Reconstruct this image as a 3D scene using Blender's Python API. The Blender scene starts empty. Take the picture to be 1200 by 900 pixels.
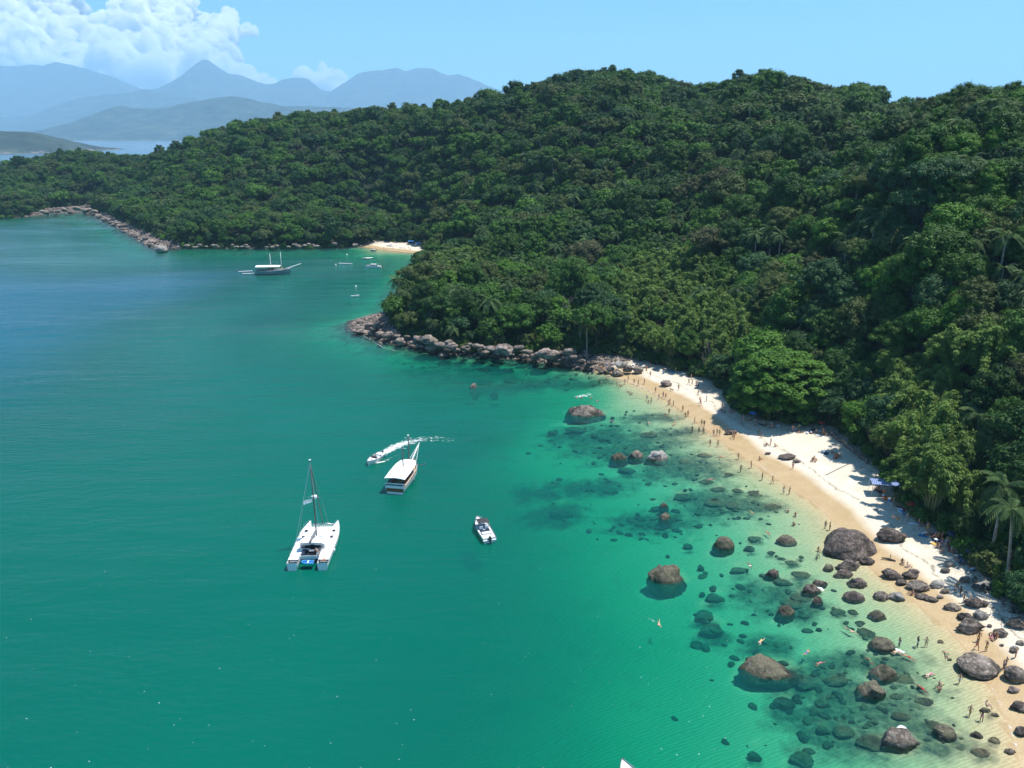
import bpy, math, random
import numpy as np
from mathutils import Vector, Matrix

scene = bpy.context.scene
COL = scene.collection
R = math.radians
rng = np.random.default_rng(7)
random.seed(7)

# ------------------------------------------------------------------ camera
F = 924.0                      # focal length in photograph pixels (1200 wide)
PITCH = R(17.7)                # camera looks this far below the horizon
H = 65.0                       # drone height over the water, metres
cp, sp = math.cos(PITCH), math.sin(PITCH)
cam_d = bpy.data.cameras.new('camera')
cam_d.sensor_width = 36.0
cam_d.lens = 36.0 * F / 1200.0
cam_d.clip_start = 1.0
cam_d.clip_end = 90000.0
cam = bpy.data.objects.new('camera', cam_d)
cam.location = (0, 0, H)
cam.rotation_euler = (R(90) - PITCH, 0, 0)
COL.objects.link(cam)
scene.camera = cam

# ------------------------------------------------------------------ light
SUN_EL, SUN_AZ = R(69), R(80)          # azimuth measured from +Y towards +X
sdir = Vector((math.sin(SUN_AZ) * math.cos(SUN_EL), math.cos(SUN_AZ) * math.cos(SUN_EL), math.sin(SUN_EL)))
sun_d = bpy.data.lights.new('sun', 'SUN')
sun_d.energy = 5.0
sun_d.angle = R(0.5)
sun_d.color = (1.0, 0.955, 0.89)
sun = bpy.data.objects.new('sun', sun_d)
sun.rotation_euler = sdir.to_track_quat('Z', 'Y').to_euler()
COL.objects.link(sun)

world = bpy.data.worlds.new('World')
scene.world = world
world.use_nodes = True
wn = world.node_tree
wn.nodes.clear()
sky = wn.nodes.new('ShaderNodeTexSky')
sky.sky_type = 'NISHITA'
sky.sun_disc = False
sky.sun_elevation = SUN_EL
sky.sun_rotation = SUN_AZ
sky.altitude = 0
sky.air_density = 1.0
sky.dust_density = 0.3
sky.ozone_density = 4.0
bg = wn.nodes.new('ShaderNodeBackground')
bg.inputs['Strength'].default_value = 0.118
wo = wn.nodes.new('ShaderNodeOutputWorld')
tint = wn.nodes.new('ShaderNodeMix'); tint.data_type = 'RGBA'; tint.blend_type = 'MULTIPLY'
tint.inputs[0].default_value = 1.0; tint.inputs[7].default_value = (0.51, 0.85, 0.97, 1)     # clear tropical blue
wn.links.new(sky.outputs[0], tint.inputs[6])
wn.links.new(tint.outputs[2], bg.inputs[0])
wn.links.new(bg.outputs[0], wo.inputs[0])

scene.view_settings.view_transform = 'Standard'
scene.view_settings.look = 'None'
scene.view_settings.exposure = 0.55
scene.view_settings.gamma = 1.0
scene.render.engine = 'CYCLES'
cy = scene.cycles
cy.max_bounces = 10
cy.diffuse_bounces = 3
cy.glossy_bounces = 2
cy.transmission_bounces = 3
cy.volume_bounces = 10
cy.transparent_max_bounces = 12
cy.use_denoising = True
cy.caustics_reflective = False
cy.caustics_refractive = False
cy.use_adaptive_sampling = True
cy.adaptive_threshold = 0.015
cy.sample_clamp_indirect = 6.0

HAZE_DENSITY = 0.72e-4
HAZE_COLOR = (0.46, 0.76, 1.0)

# ------------------------------------------------------------------ helpers
def ray(px, py):
    u, v = (px - 600.0) / F, (450.0 - py) / F
    return Vector((u, cp + v * sp, -sp + v * cp))

def G(px, py, z=0.0):
    """point at height z seen at photograph pixel (px, py)"""
    d = ray(px, py)
    t = (z - H) / d.z
    return Vector((d.x * t, d.y * t, z))

def depth_at(px, py, z=0.0):
    return (z - H) / ray(px, py).z

def PIX(x, y, z):
    """photograph pixel of a world point (numpy friendly)"""
    zc = y * cp - (z - H) * sp
    yc = y * sp + (z - H) * cp
    return 600 + F * x / zc, 450 - F * yc / zc, zc

def tag(o, label=None, cat=None, group=None, kind=None):
    if label: o['label'] = label
    if cat: o['category'] = cat
    if group: o['group'] = group
    if kind: o['kind'] = kind
    return o

def link(o, parent=None):
    COL.objects.link(o)
    if parent is not None:
        o.parent = parent
    return o

def empty(name, loc=(0, 0, 0), rz=0.0, scale=1.0):
    o = bpy.data.objects.new(name, None)
    o.empty_display_size = 0.5
    o.location = loc
    o.rotation_euler = (0, 0, rz)
    o.scale = (scale,) * 3 if not hasattr(scale, '__len__') else scale
    return link(o)

def np_mesh(name, V, faces, mats=(), smooth=False, mat_idx=None):
    """faces: an (n,3)/(n,4) int array or a list of such arrays / lists"""
    me = bpy.data.meshes.new(name)
    V = np.asarray(V, dtype=np.float32)
    if isinstance(faces, np.ndarray):
        faces = [faces]
    loops, starts, pos = [], [], 0
    for f in faces:
        f = np.asarray(f, dtype=np.int32)
        if f.ndim == 1:
            f = f[None, :]
        n, k = f.shape
        loops.append(f.ravel())
        starts.append(pos + np.arange(n, dtype=np.int32) * k)
        pos += n * k
    loops = np.concatenate(loops)
    starts = np.concatenate(starts)
    me.vertices.add(len(V))
    me.vertices.foreach_set('co', V.ravel())
    me.loops.add(len(loops))
    me.loops.foreach_set('vertex_index', loops)
    me.polygons.add(len(starts))
    me.polygons.foreach_set('loop_start', starts)
    if mat_idx is not None:
        me.polygons.foreach_set('material_index', np.asarray(mat_idx, dtype=np.int32))
    me.polygons.foreach_set('use_smooth', np.full(len(starts), smooth, dtype=bool))
    me.update(calc_edges=True)
    me.validate()
    for m in mats:
        me.materials.append(m)
    return me

def obj(name, me, parent=None, mats=None):
    o = bpy.data.objects.new(name, me)
    link(o, parent)
    if mats:
        set_mats(o, mats)
    return o

def set_mats(o, mats):
    for i, m in enumerate(mats):
        if m is None: continue
        o.material_slots[i].link = 'OBJECT'
        o.material_slots[i].material = m

def fattr(me, name, vals):
    a = me.attributes.new(name, 'FLOAT', 'POINT')
    a.data.foreach_set('value', np.asarray(vals, dtype=np.float32))

class MB:
    """collects shapes into one mesh; every shape may carry a material slot"""
    def __init__(s):
        s.V, s.F, s.M, s.n = [], [], [], 0
    def add(s, V, Fs, m=0):
        V = [tuple(v) for v in V]
        s.V += V
        for f in Fs:
            s.F.append([i + s.n for i in f]); s.M.append(m)
        s.n += len(V)
        return s
    def box(s, c, size, m=0, rz=0.0, taper=1.0, ry=0.0, rx=0.0):
        hx, hy, hz = size[0] / 2, size[1] / 2, size[2] / 2
        M = Matrix.Rotation(rz, 3, 'Z') @ Matrix.Rotation(ry, 3, 'Y') @ Matrix.Rotation(rx, 3, 'X')
        P = []
        for z, k in ((-hz, 1.0), (hz, taper)):
            for x, y in ((-hx, -hy), (hx, -hy), (hx, hy), (-hx, hy)):
                P.append(Vector(c) + M @ Vector((x * k, y * k, z)))
        return s.add(P, [(3, 2, 1, 0), (4, 5, 6, 7), (0, 1, 5, 4), (1, 2, 6, 5), (2, 3, 7, 6), (3, 0, 4, 7)], m)
    def tube(s, pts, rad, n=6, m=0, cap=True):
        pts = [Vector(p) for p in pts]
        rads = rad if hasattr(rad, '__len__') else [rad] * len(pts)
        P, Fs = [], []
        for i, p in enumerate(pts):
            t = (pts[min(i + 1, len(pts) - 1)] - pts[max(i - 1, 0)]).normalized()
            a = t.cross(Vector((0, 0, 1)))
            if a.length < 1e-3: a = t.cross(Vector((1, 0, 0)))
            a.normalize(); b = t.cross(a)
            for k in range(n):
                th = 2 * math.pi * k / n
                P.append(p + (a * math.cos(th) + b * math.sin(th)) * rads[i])
        for i in range(len(pts) - 1):
            for k in range(n):
                k2 = (k + 1) % n
                Fs.append((i * n + k, (i + 1) * n + k, (i + 1) * n + k2, i * n + k2))
        if cap:
            Fs.append(tuple(range(n))); e = (len(pts) - 1) * n
            Fs.append(tuple(e + k for k in reversed(range(n))))
        return s.add(P, Fs, m)
    def loft(s, rings, m=0, closed=True, cap0=False, cap1=False):
        n = len(rings[0]); P = [p for r in rings for p in r]; Fs = []
        for i in range(len(rings) - 1):
            for k in range(n if closed else n - 1):
                k2 = (k + 1) % n
                Fs.append((i * n + k, i * n + k2, (i + 1) * n + k2, (i + 1) * n + k))
        if cap0: Fs.append(tuple(reversed(range(n))))
        if cap1: Fs.append(tuple((len(rings) - 1) * n + k for k in range(n)))
        return s.add(P, Fs, m)
    def mesh(s, name, mats=(), smooth=False):
        me = bpy.data.meshes.new(name)
        me.from_pydata(s.V, [], s.F)
        me.polygons.foreach_set('material_index', s.M)
        me.polygons.foreach_set('use_smooth', [smooth] * len(s.F))
        me.update()
        for m in mats: me.materials.append(m)
        return me
    def build(s, name, mats=(), parent=None, smooth=False):
        return obj(name, s.mesh(name, mats if hasattr(mats, '__len__') else [mats], smooth), parent)

# value noise (numpy) for terrain
_perm = rng.random((64, 64, 64)).astype(np.float32)
def vnoise(x, y, z=None):
    x = np.asarray(x, dtype=np.float64); y = np.asarray(y, dtype=np.float64)
    z = np.zeros_like(x) if z is None else np.asarray(z, dtype=np.float64)
    xi, yi, zi = np.floor(x).astype(int), np.floor(y).astype(int), np.floor(z).astype(int)
    fx, fy, fz = x - xi, y - yi, z - zi
    fx, fy, fz = (t * t * (3 - 2 * t) for t in (fx, fy, fz))
    out = 0
    for dx in (0, 1):
        for dy in (0, 1):
            for dz in (0, 1):
                w = (fx if dx else 1 - fx) * (fy if dy else 1 - fy) * (fz if dz else 1 - fz)
                out = out + w * _perm[(xi + dx) % 64, (yi + dy) % 64, (zi + dz) % 64]
    return out * 2 - 1
def fbm(x, y, z=None, o=4):
    s, a, f = 0, 0.5, 1.0
    for i in range(o):
        s = s + a * vnoise(x * f + 17.3 * i, y * f + 5.1 * i, None if z is None else z * f + 9.7 * i)
        a *= 0.5; f *= 2.03
    return s
def smooth01(t):
    t = np.clip(t, 0, 1); return t * t * (3 - 2 * t)

# ------------------------------------------------------------------ materials
class NT:
    def __init__(s, name):
        s.m = bpy.data.materials.new(name); s.m.use_nodes = True
        s.t = s.m.node_tree; s.t.nodes.clear()
        s.out = s.n('ShaderNodeOutputMaterial')
    def n(s, typ, **kw):
        nd = s.t.nodes.new(typ)
        for k, v in kw.items(): setattr(nd, k, v)
        return nd
    def l(s, a, b): s.t.links.new(a, b)
    def surf(s, sock): s.l(sock, s.out.inputs['Surface'])
    def noise(s, scale, detail=4, rough=0.55, vec=None, dim=None):
        nd = s.n('ShaderNodeTexNoise')
        nd.inputs['Scale'].default_value = scale; nd.inputs['Detail'].default_value = detail; nd.inputs['Roughness'].default_value = rough
        if vec is not None: s.l(vec, nd.inputs['Vector'])
        return nd.outputs['Fac']
    def ramp(s, fac, stops, interp='LINEAR'):
        nd = s.n('ShaderNodeValToRGB'); r = nd.color_ramp; r.interpolation = interp
        while len(r.elements) < len(stops): r.elements.new(0.5)
        for e, (p, c) in zip(r.elements, stops):
            e.position = p; e.color = (*c, 1) if len(c) == 3 else c
        s.l(fac, nd.inputs[0]); return nd.outputs[0]
    def mix(s, fac, a, b, mode='MIX'):
        nd = s.n('ShaderNodeMix', data_type='RGBA', blend_type=mode)
        for sock, v in ((nd.inputs[0], fac), (nd.inputs[6], a), (nd.inputs[7], b)):
            if hasattr(v, 'is_linked') or isinstance(v, bpy.types.NodeSocket): s.l(v, sock)
            elif hasattr(v, '__len__'): sock.default_value = (*v, 1) if len(v) == 3 else v
            else: sock.default_value = v
        return nd.outputs[2]
    def math(s, op, a, b=0.0, c=None, clamp=False):
        nd = s.n('ShaderNodeMath', operation=op); nd.use_clamp = clamp
        for sock, v in zip(nd.inputs, (a, b) if c is None else (a, b, c)):
            if isinstance(v, bpy.types.NodeSocket): s.l(v, sock)
            else: sock.default_value = v
        return nd.outputs[0]
    def mapr(s, v, a, b, c=0.0, d=1.0):
        nd = s.n('ShaderNodeMapRange'); s.l(v, nd.inputs[0])
        for i, x in enumerate((a, b, c, d)): nd.inputs[1 + i].default_value = x
        return nd.outputs[0]
    def pos(s): return s.n('ShaderNodeNewGeometry').outputs['Position']
    def attr(s, name):
        nd = s.n('ShaderNodeAttribute'); nd.attribute_name = name; return nd.outputs['Fac']
    def bump(s, h, strength=0.3, dist=0.1):
        nd = s.n('ShaderNodeBump'); nd.inputs['Strength'].default_value = strength; nd.inputs['Distance'].default_value = dist
        s.l(h, nd.inputs['Height']); return nd.outputs[0]
    def princ(s, color, rough=0.6, normal=None, **kw):
        nd = s.n('ShaderNodeBsdfPrincipled')
        for nm, v in (('Base Color', color), ('Roughness', rough)):
            if isinstance(v, bpy.types.NodeSocket): s.l(v, nd.inputs[nm])
            elif hasattr(v, '__len__'): nd.inputs[nm].default_value = (*v, 1)
            else: nd.inputs[nm].default_value = v
        for k, v in kw.items(): nd.inputs[k].default_value = v
        if normal is not None: s.l(normal, nd.inputs['Normal'])
        return nd.outputs[0]

def simple_mat(name, col, rough=0.5, var=0.12, scale=3.0, metallic=0.0, spec=0.5):
    """painted / plastic / cloth surface with slight grime"""
    t = NT(name)
    tc = t.n('ShaderNodeTexCoord').outputs['Object']
    nz = t.noise(scale, 5, 0.6, tc)
    c = t.mix(t.mapr(nz, 0.35, 0.7), tuple(x * (1 - var) for x in col), tuple(min(1, x * (1 + var * .5)) for x in col))
    t.surf(t.princ(c, rough, None, Metallic=metallic, **{'Specular IOR Level': spec}))
    return t.m
# ================================================================== COAST AND TERRAIN
def gp(lst, z=0.0): return [tuple(G(x, y, z)[:2]) for x, y in lst]
coast_far = [(0,256),(30,254),(60,250),(100,248),(128,261),(150,272),(175,288),(190,293),(215,291),(260,290),(300,291),(340,290),(380,290),(420,289)]
coast_cove = [(420,289),(432,290),(445,292),(460,294),(480,296),(500,298)]
coast_head = [(500,298),(490,312),(476,330),(466,350),(455,366),(430,372),(412,377),(414,386),(440,396),(470,404),(500,410),(530,414),(560,417),(600,419),(640,424),(675,430),(692,434)]
coast_beach = [(692,434),(720,441),(760,456),(790,474),(815,492),(840,512),(870,534),(905,557),(940,580),(968,600),(985,622),(1005,650),(1030,672),(1060,695),(1095,722),(1125,750),(1150,785),(1172,825),(1188,865),(1200,905)]
W0 = [(-1500,760),(-900,720),(-620,690)]
W1 = [(66,70),(70,52),(72,30),(80,5),(120,-40),(220,-90),(420,-150),(900,-150),(1400,200),(1400,700),(1000,1000),(600,1130),(200,1080),(-100,1010),(-300,1010),(-420,1000),(-560,930),(-900,900),(-1500,900)]
c_far, c_cove, c_head, c_beach = gp(coast_far), gp(coast_cove), gp(coast_head), gp(coast_beach)
LAND = W0 + c_far + c_cove[1:] + c_head[1:] + c_beach[1:] + W1

tree_px = [(0,254),(30,252),(60,246),(100,243),(132,255),(160,268),(190,284),(215,288),(260,288),(340,288.5),(400,287.5),(425,285.5),(436,284),(455,283.5),(475,285),(498,288),(508,296),(502,310),(490,328),(482,346),(474,362),(452,374),(464,390),(492,401),(520,408),(560,412),(600,413),(645,415),(690,418),(722,420),(755,424),(790,433),(822,443),(846,458),(858,478),(890,492),(935,500),(975,503),(995,516),(1016,540),(1038,563),(1058,592),(1086,617),(1120,645),(1154,680),(1181,706),(1203,726)]
FOREST = [(-1500,772),(-900,735),(-620,700)] + gp(tree_px, 1.5) + [(92,92),(95,60),(98,30),(108,10),(140,-28),(230,-75),(420,-135),(880,-135),(1380,210),(1380,690),(990,985),(590,1115),(200,1065),(-100,995),(-300,995),(-425,985),(-560,915),(-900,885),(-1500,885)]

def seg_dist(X, Y, poly, closed=True):
    P = np.array(poly); n = len(P)
    best = np.full(X.shape, 1e18)
    for i in range(n if closed else n - 1):
        a, b = P[i], P[(i + 1) % n]
        d = b - a; L = d @ d + 1e-12
        t = np.clip(((X - a[0]) * d[0] + (Y - a[1]) * d[1]) / L, 0, 1)
        q = (X - a[0] - t * d[0]) ** 2 + (Y - a[1] - t * d[1]) ** 2
        np.minimum(best, q, out=best)
    return np.sqrt(best)
def inside(X, Y, poly):
    P = np.array(poly); n = len(P)
    c = np.zeros(X.shape, dtype=bool)
    for i in range(n):
        (x1, y1), (x2, y2) = P[i], P[(i + 1) % n]
        if y1 == y2: continue
        m = (y1 > Y) != (y2 > Y)
        c ^= m & (X < (x2 - x1) * (Y - y1) / (y2 - y1) + x1)
    return c
def sdist(X, Y, poly):
    return np.where(inside(X, Y, poly), 1, -1) * seg_dist(X, Y, poly)

# hill heights: (pixel of the canopy skyline, distance) -> ground height there
def ridge_pt(px, py, Yd, tree=10.0):
    d = ray(px, py); t = Yd / d.y
    return (d.x * t, Yd, H + d.z * t - tree)
CP = []
for px, py, Yd in [(1290,92,170),(1200,99,185),(1150,101,190),(1100,108,200),(1050,127,225),(1020,118,290),(960,103,370),(900,89,430),(860,94,455),(820,108,470),(770,98,470),
                   (740,88,465),(700,80,460),(660,92,465),(620,101,480),(590,108,495),(565,116,505),(530,122,520),(480,126,560),(430,129,600),(380,132,625),
                   (330,136,640),(290,145,650),(250,156,660),(210,173,670),(180,182,690),(150,183,720),(120,179,745),(85,176,770),(40,186,780),(0,192,790),
                   # slopes
                   (1200,420,125),(1200,300,145),(1130,420,140),(1100,250,170),(1000,250,225),(1000,350,190),(900,330,225),(900,230,285),(800,320,260),(800,220,330),
                   (700,330,290),(700,220,360),(620,330,300),(600,250,350),(540,290,335),(500,310,325),(560,215,425),(500,255,420),(640,150,425),(780,150,400),(900,150,350),(1000,170,290),
                   (620,215,400),(460,200,540),(380,200,560),(300,200,570),(230,215,580),(150,215,690),(60,215,735),(470,262,500)]:
    CP.append(ridge_pt(px, py, Yd))
for x, y in c_far[::2] + c_cove[::2] + c_head[::2] + c_beach[::2] + W0: CP.append((x, y, -1.0))
for x, y in W1[::2]: CP.append((x, y, 0.0))
for x, y, z in [(300,300,95),(320,420,95),(200,560,85),(0,720,75),(-180,800,60),(500,200,90),(700,500,60),(350,100,90),(220,60,70),(-300,860,38),(-420,880,25),(160,20,35)]: CP.append((x, y, z))
CP = np.array(CP, dtype=float)
def tps_fit(P, lam=40.0):
    n = len(P); xy = P[:, :2] / 100.0
    d2 = ((xy[:, None] - xy[None]) ** 2).sum(-1)
    K = np.where(d2 > 0, d2 * np.log(d2 + 1e-12), 0) * .5
    K += np.eye(n) * lam * 1e-4
    Q = np.hstack([np.ones((n, 1)), xy])
    A = np.block([[K, Q], [Q.T, np.zeros((3, 3))]])
    w = np.linalg.solve(A, np.concatenate([P[:, 2], np.zeros(3)]))
    return xy, w
_txy, _tw = tps_fit(CP)
def tps(X, Y):
    x, y = X.ravel() / 100.0, Y.ravel() / 100.0
    out = _tw[-3] + _tw[-2] * x + _tw[-1] * y
    for (a, b), w in zip(_txy, _tw[:-3]):
        d2 = (x - a) ** 2 + (y - b) ** 2
        out += w * 0.5 * d2 * np.log(d2 + 1e-12)
    return out.reshape(X.shape)

# bring the wooded skyline to its height: a gentle factor per bearing from the drone
SKYLINE = [(-300,190),(0,190),(20,188),(50,181),(85,172),(120,177),(150,181),(178,180),(190,176),(210,168),(250,153),(290,142),(330,133),(380,130),(430,127),(480,124),(530,120),(565,108),(590,104),(620,98),(660,88),(700,76),(725,82),(740,84),(770,95),(820,106),(845,96),(880,87),(900,86),(930,88),(960,96),(1000,104),(1025,110),(1048,124),(1065,121),(1100,113),(1130,109),(1160,109),(1200,106),(1500,105)]
_kb = np.linspace(-0.72, 0.78, 151); _kk = np.ones(151)
for _it in range(1):
    rr = np.linspace(60, 1000, 480)
    for i, b in enumerate(_kb):
        yy = rr; xx = b * rr
        hh = tps(xx, yy); d_ = sdist(xx, yy, FOREST)
        bl = smooth01(d_ / 22.0) * smooth01((870 - yy) / 80)
        base = np.minimum(2.6, .1 * np.maximum(d_, 0))
        best = 1.0; target = None
        # photograph column of this bearing at the skyline
        pxc = 600 + F * b / (cp + 0.03 * sp)
        for _ in range(3):
            pyc = np.interp(pxc, [p[0] for p in SKYLINE], [p[1] for p in SKYLINE]); vv = (450 - pyc) / F
            pxc = 600 + F * b * (cp + vv * sp)
        tE = (-sp + vv * cp) / (cp + vv * sp)
        lo, hi = 0.1, 3.0
        for _ in range(30):
            k = (lo + hi) / 2
            hgt = np.where(d_ > 6, base + (k * hh - base) * bl + 13.0 - H, -H)
            if (hgt / yy).max() > tE: hi = k
            else: lo = k
        _kk[i] = min(1.6, max(0.45, k))
_kk = np.convolve(np.pad(_kk, 3, 'edge'), np.array([1, 2, 3, 4, 3, 2, 1]) / 16, 'valid')
print('skyline factors', np.round(_kk[::10], 2))
def kfac(X, Y):
    return np.interp(X / np.maximum(Y, 30.0), _kb, _kk)

# underwater reef patches: (px, py, half width m, half depth m)
REEF = [(740,520,16,9),(700,505,13,9),(800,545,12,8),(835,585,10,8),(770,600,10,6),(650,585,8,6),(610,440,26,6),(560,430,20,6),(520,424,16,5),(690,445,10,4),(760,488,9,4),
        (790,505,8,4),(880,590,7,4),(905,690,7,4.5),(930,705,6,4),(985,800,9,7),(1020,820,9,6),(960,830,7,5),(1000,850,9,5),(940,790,6,4),(985,770,6,3),(1040,780,6,4),(900,745,5,3),
        (1060,850,6,3),(880,690,4,2.5),(690,560,10,5),(840,735,3.5,2.5),(1100,870,5,2.5),(640,560,8,5)]
SUNK = [
 (675,501,28,18,'pale drowned block under the broad flat rock'),(648,503,13,8,'small drowned rock left of the pale drowned block'),(697,508,10,8,'round drowned rock with a pale top in dark reef'),
 (709,512,16,9,'drowned rock beside the round pale topped one'),(566,440,27,12,'large pale drowned slab under the rocky point'),(600,440,24,10,'wide drowned slab right of the large pale one'),
 (579,457,13,5,'olive drowned rock next to the single pinkish rock'),(827,533,20,11,'dark oval rock under water in front of the row of three'),(803,540,16,7,'dark drowned rock right of the white topped rock'),
 (905,593,22,9,'drowned slab near the sand below mid beach'),(838,588,26,14,'big drowned rock in the mid beach shallows'),(860,592,18,9,'drowned rock joined to the big mid beach one'),
 (842,572,18,12,'round drowned rock under the snorkeller'),(828,563,18,10,'drowned rock with a snorkeller over it'),(866,574,16,10,'drowned rock in clear green shallows, mid beach'),(886,578,20,10,'long drowned rock with a dark tail, mid beach'),
 (853,555,14,7,'small drowned rock nearest the mid beach bathers'),(885,629,17,10,'split drowned rock left of the oval awash rock'),(878,641,14,7,'flat drowned rock under the split one'),
 (807,636,12,8,'drowned rock left of the round brown rock'),(657,595,30,11,'faint dark shape under deep green water'),(838,696,22,13,'oval drowned rock right of the square brown rock'),(825,716,24,12,'faint oval drowned rock above a larger one'),
 (834,733,30,20,'largest faint drowned block in open green water'),(866,665,22,8,'faint drowned ledge near a swimmer'),(822,662,9,7,'small drowned stone right of the square brown rock'),
 (918,680,24,16,'pale drowned rock inside the near cluster'),(940,672,24,10,'long drowned rock at the back of the near cluster'),(940,698,26,12,'drowned rock under the middle of the near cluster'),(930,705,26,12,'drowned slab at the front of the near cluster'),
 (904,646,10,7,'small drowned stone above the near cluster'),(916,653,10,6,'tiny drowned stone in line with two others'),(928,658,16,8,'drowned stone behind the long drowned rock'),(940,652,8,5,'tiny round drowned stone beside a wading pair'),
 (982,715,20,17,'pale drowned rock in clear water below the dark round rock'),(1000,716,12,8,'drowned stone right of the pale drowned rock'),(1008,728,12,5,'flat drowned stone below the dark round rock'),(992,728,7,8,'narrow drowned stone hanging below the pale one'),
 (1017,740,24,14,'drowned boulder behind the half sunk rounded rock'),(1102,752,8,5,'little mossy stone in shallows right of two bathers'),(1113,773,6,4,'tiny mossy stone by the splashing bather'),
 (1020,868,35,17,'mossy drowned rock left of the ridge backed rock'),(965,852,18,16,'pale drowned rock in the dark weed of the near reef'),(1024,844,12,12,'small drowned rock above the ridge backed one'),
 (920,820,27,20,'drowned rock at the left tail of the near reef'),(946,798,28,18,'drowned rock right below the largest flat rock'),(981,795,30,16,'drowned rock between flat rock and square mossy rock'),(965,820,18,12,'drowned rock in the hollow of the near reef'),
 (1083,821,22,15,'drowned rock below a floating swimmer at lower right'),(1052,814,18,12,'faint drowned rock right of the square mossy rock'),(1095,848,22,16,'drowned partner of the brown round rock'),(1056,838,22,14,'dark drowned rock above the ridge crest'),
 (990,855,26,16,'weedy drowned rock at the bottom of the near reef'),(1150,882,22,8,'thin drowned ledge near the bottom right corner'),(1125,876,14,7,'drowned stone left of the thin ledge'),(1165,868,14,8,'drowned stone under the small flat mossy rock'),
 (1060,795,22,12,'drowned rock on the sandy side of the near reef'),(885,880,18,10,'faint drowned rock at the bottom left of the near reef'),(940,885,30,14,'faint drowned slab at the bottom of the picture'),
 (960,735,8,5,'lone drowned pebble patch in clear green water'),(1166,838,9,6,'small drowned stone near the shore at lower right'),
 (770,592,16,8,'drowned rock at the left of the dark mid bay reef'),(800,580,22,10,'drowned rock at the back of the dark mid bay reef'),(775,612,18,9,'drowned foot of the small rock in the mid bay reef'),
 (735,548,22,10,'drowned foot in front of the row of three rocks'),(760,508,22,8,'drowned ledge between broad flat rock and sand'),
]
REEF += [(a, b + 1, c * depth_at(a, b) / F * .62, c * depth_at(a, b) / F * .5) for a, b, c, d, e in SUNK]
def ground_fields(X, Y):
    dc = sdist(X, Y, LAND)
    df = sdist(X, Y, FOREST)
    d_beach = np.minimum(seg_dist(X, Y, c_beach + [W1[0], W1[1]], False), seg_dist(X, Y, c_cove, False))
    d_rock = np.minimum(seg_dist(X, Y, c_far, False), seg_dist(X, Y, c_head, False))
    sand = smooth01((d_rock - d_beach + 3) / 8)
    hill = tps(X, Y) * kfac(X, Y)
    blend = smooth01(df / 22.0)
    base_beach = np.minimum(2.6, 0.075 * dc + 0.02 * np.minimum(dc, 6))
    base_rock = np.minimum(3.0, 0.32 * dc)
    base = base_rock + (base_beach - base_rock) * sand
    land = base + np.maximum(hill - base, 0.3 * np.clip(df, 0, 12)) * blend + fbm(X / 24, Y / 24) * 3.0 * blend
    dd = -dc
    dep_b = 0.055 * dd + 0.035 * np.clip(dd - 14, 0, 1e9) + 0.05 * np.clip(dd - 40, 0, 60)
    dep_r = 0.28 * np.minimum(dd, 16) + 0.09 * np.clip(dd - 16, 0, 1e9)
    dep = dep_r + (dep_b - dep_r) * smooth01((d_rock - d_beach + 12) / 30)
    dep = 16 * (1 - np.exp(-dep / 16))
    dep = dep + fbm(X / 9, Y / 9) * 0.12 * np.clip(dep, 0, 3)
    dep = dep + 11 * smooth01((Y - 110) / 150) * smooth01((-X - 15) / 100) * smooth01((dd - 30) / 90)      # extra depth that places the blue sky-reflection tint of the far water
    z = np.where(dc > 0, land, -dep)
    return z, dc, df, sand
def ground_z(x, y):
    return float(ground_fields(np.array([float(x)]), np.array([float(y)]))[0][0])

def axis(segs):
    out = [segs[0][0]]
    for a, b, s0, s1 in segs:
        x = a
        n = max(1, int(round(abs(b - a) / ((s0 + s1) / 2))))
        for i in range(1, n + 1):
            t = i / n
            out.append(a + (b - a) * (t * s0 + t * t * (s1 - s0) / 2) / ((s0 + s1) / 2))
    return np.array(out)
gx = axis([(-24000,-4000,5000,2500),(-4000,-900,600,120),(-900,-260,40,6),(-260,-40,5,2.2),(-40,115,1.2,1.2),(115,260,1.6,6),(260,900,8,40),(900,4000,120,600),(4000,24000,2500,5000)])
gy = axis([(-6000,-200,1500,60),(-200,30,20,4),(30,240,1.1,1.1),(240,330,1.3,3),(330,760,3.2,5),(760,1200,7,20),(1200,4000,60,600),(4000,24000,2000,4000)])
GX, GY = np.meshgrid(gx, gy)
GZ, GDC, GDF, GSAND = ground_fields(GX, GY)
far = (np.abs(GX) > 1450) | (GY > 1150) | (GY < -180)
GZ = np.where(far, -16.0, GZ)
nx, ny = len(gx), len(gy)
reef = np.zeros_like(GZ)
for px, py, a, b in REEF:
    c = G(px, py)
    q = ((GX - c.x) / a) ** 2 + ((GY - c.y) / b) ** 2
    reef = np.maximum(reef, np.exp(-q * 0.9))
# rock-strewn bottom along the rocky shores
reef = np.maximum(reef, np.where(GDC < 0, np.exp(-(GDC / 11.0) ** 2), 0) * (1 - GSAND) * 0.9)
reef = np.clip(reef, 0, 1)
idx = np.arange(nx * ny).reshape(ny, nx)
quads = np.stack([idx[:-1, :-1], idx[:-1, 1:], idx[1:, 1:], idx[1:, :-1]], -1).reshape(-1, 4)
def sub_sheet(name, mask_faces, mats, smooth=True, attrs=None, Z=None):
    q = quads[mask_faces]
    used = np.unique(q)
    remap = np.full(nx * ny, -1); remap[used] = np.arange(len(used))
    V = np.stack([GX.ravel()[used], GY.ravel()[used], (GZ if Z is None else Z).ravel()[used]], -1)
    me = np_mesh(name, V, remap[q].astype(np.int32), mats, smooth)
    for k, v in (attrs or {}).items(): fattr(me, k, v.ravel()[used])
    return obj(name, me)

fdc = GDC.ravel()[quads].max(1)
fdf = GDF.ravel()[quads].min(1)
farq = far.ravel()[quads].any(1)
is_sea = (fdc <= 0) | farq
is_hill = ~is_sea & (fdf > 4)
is_beach = ~is_sea & ~is_hill

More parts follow.
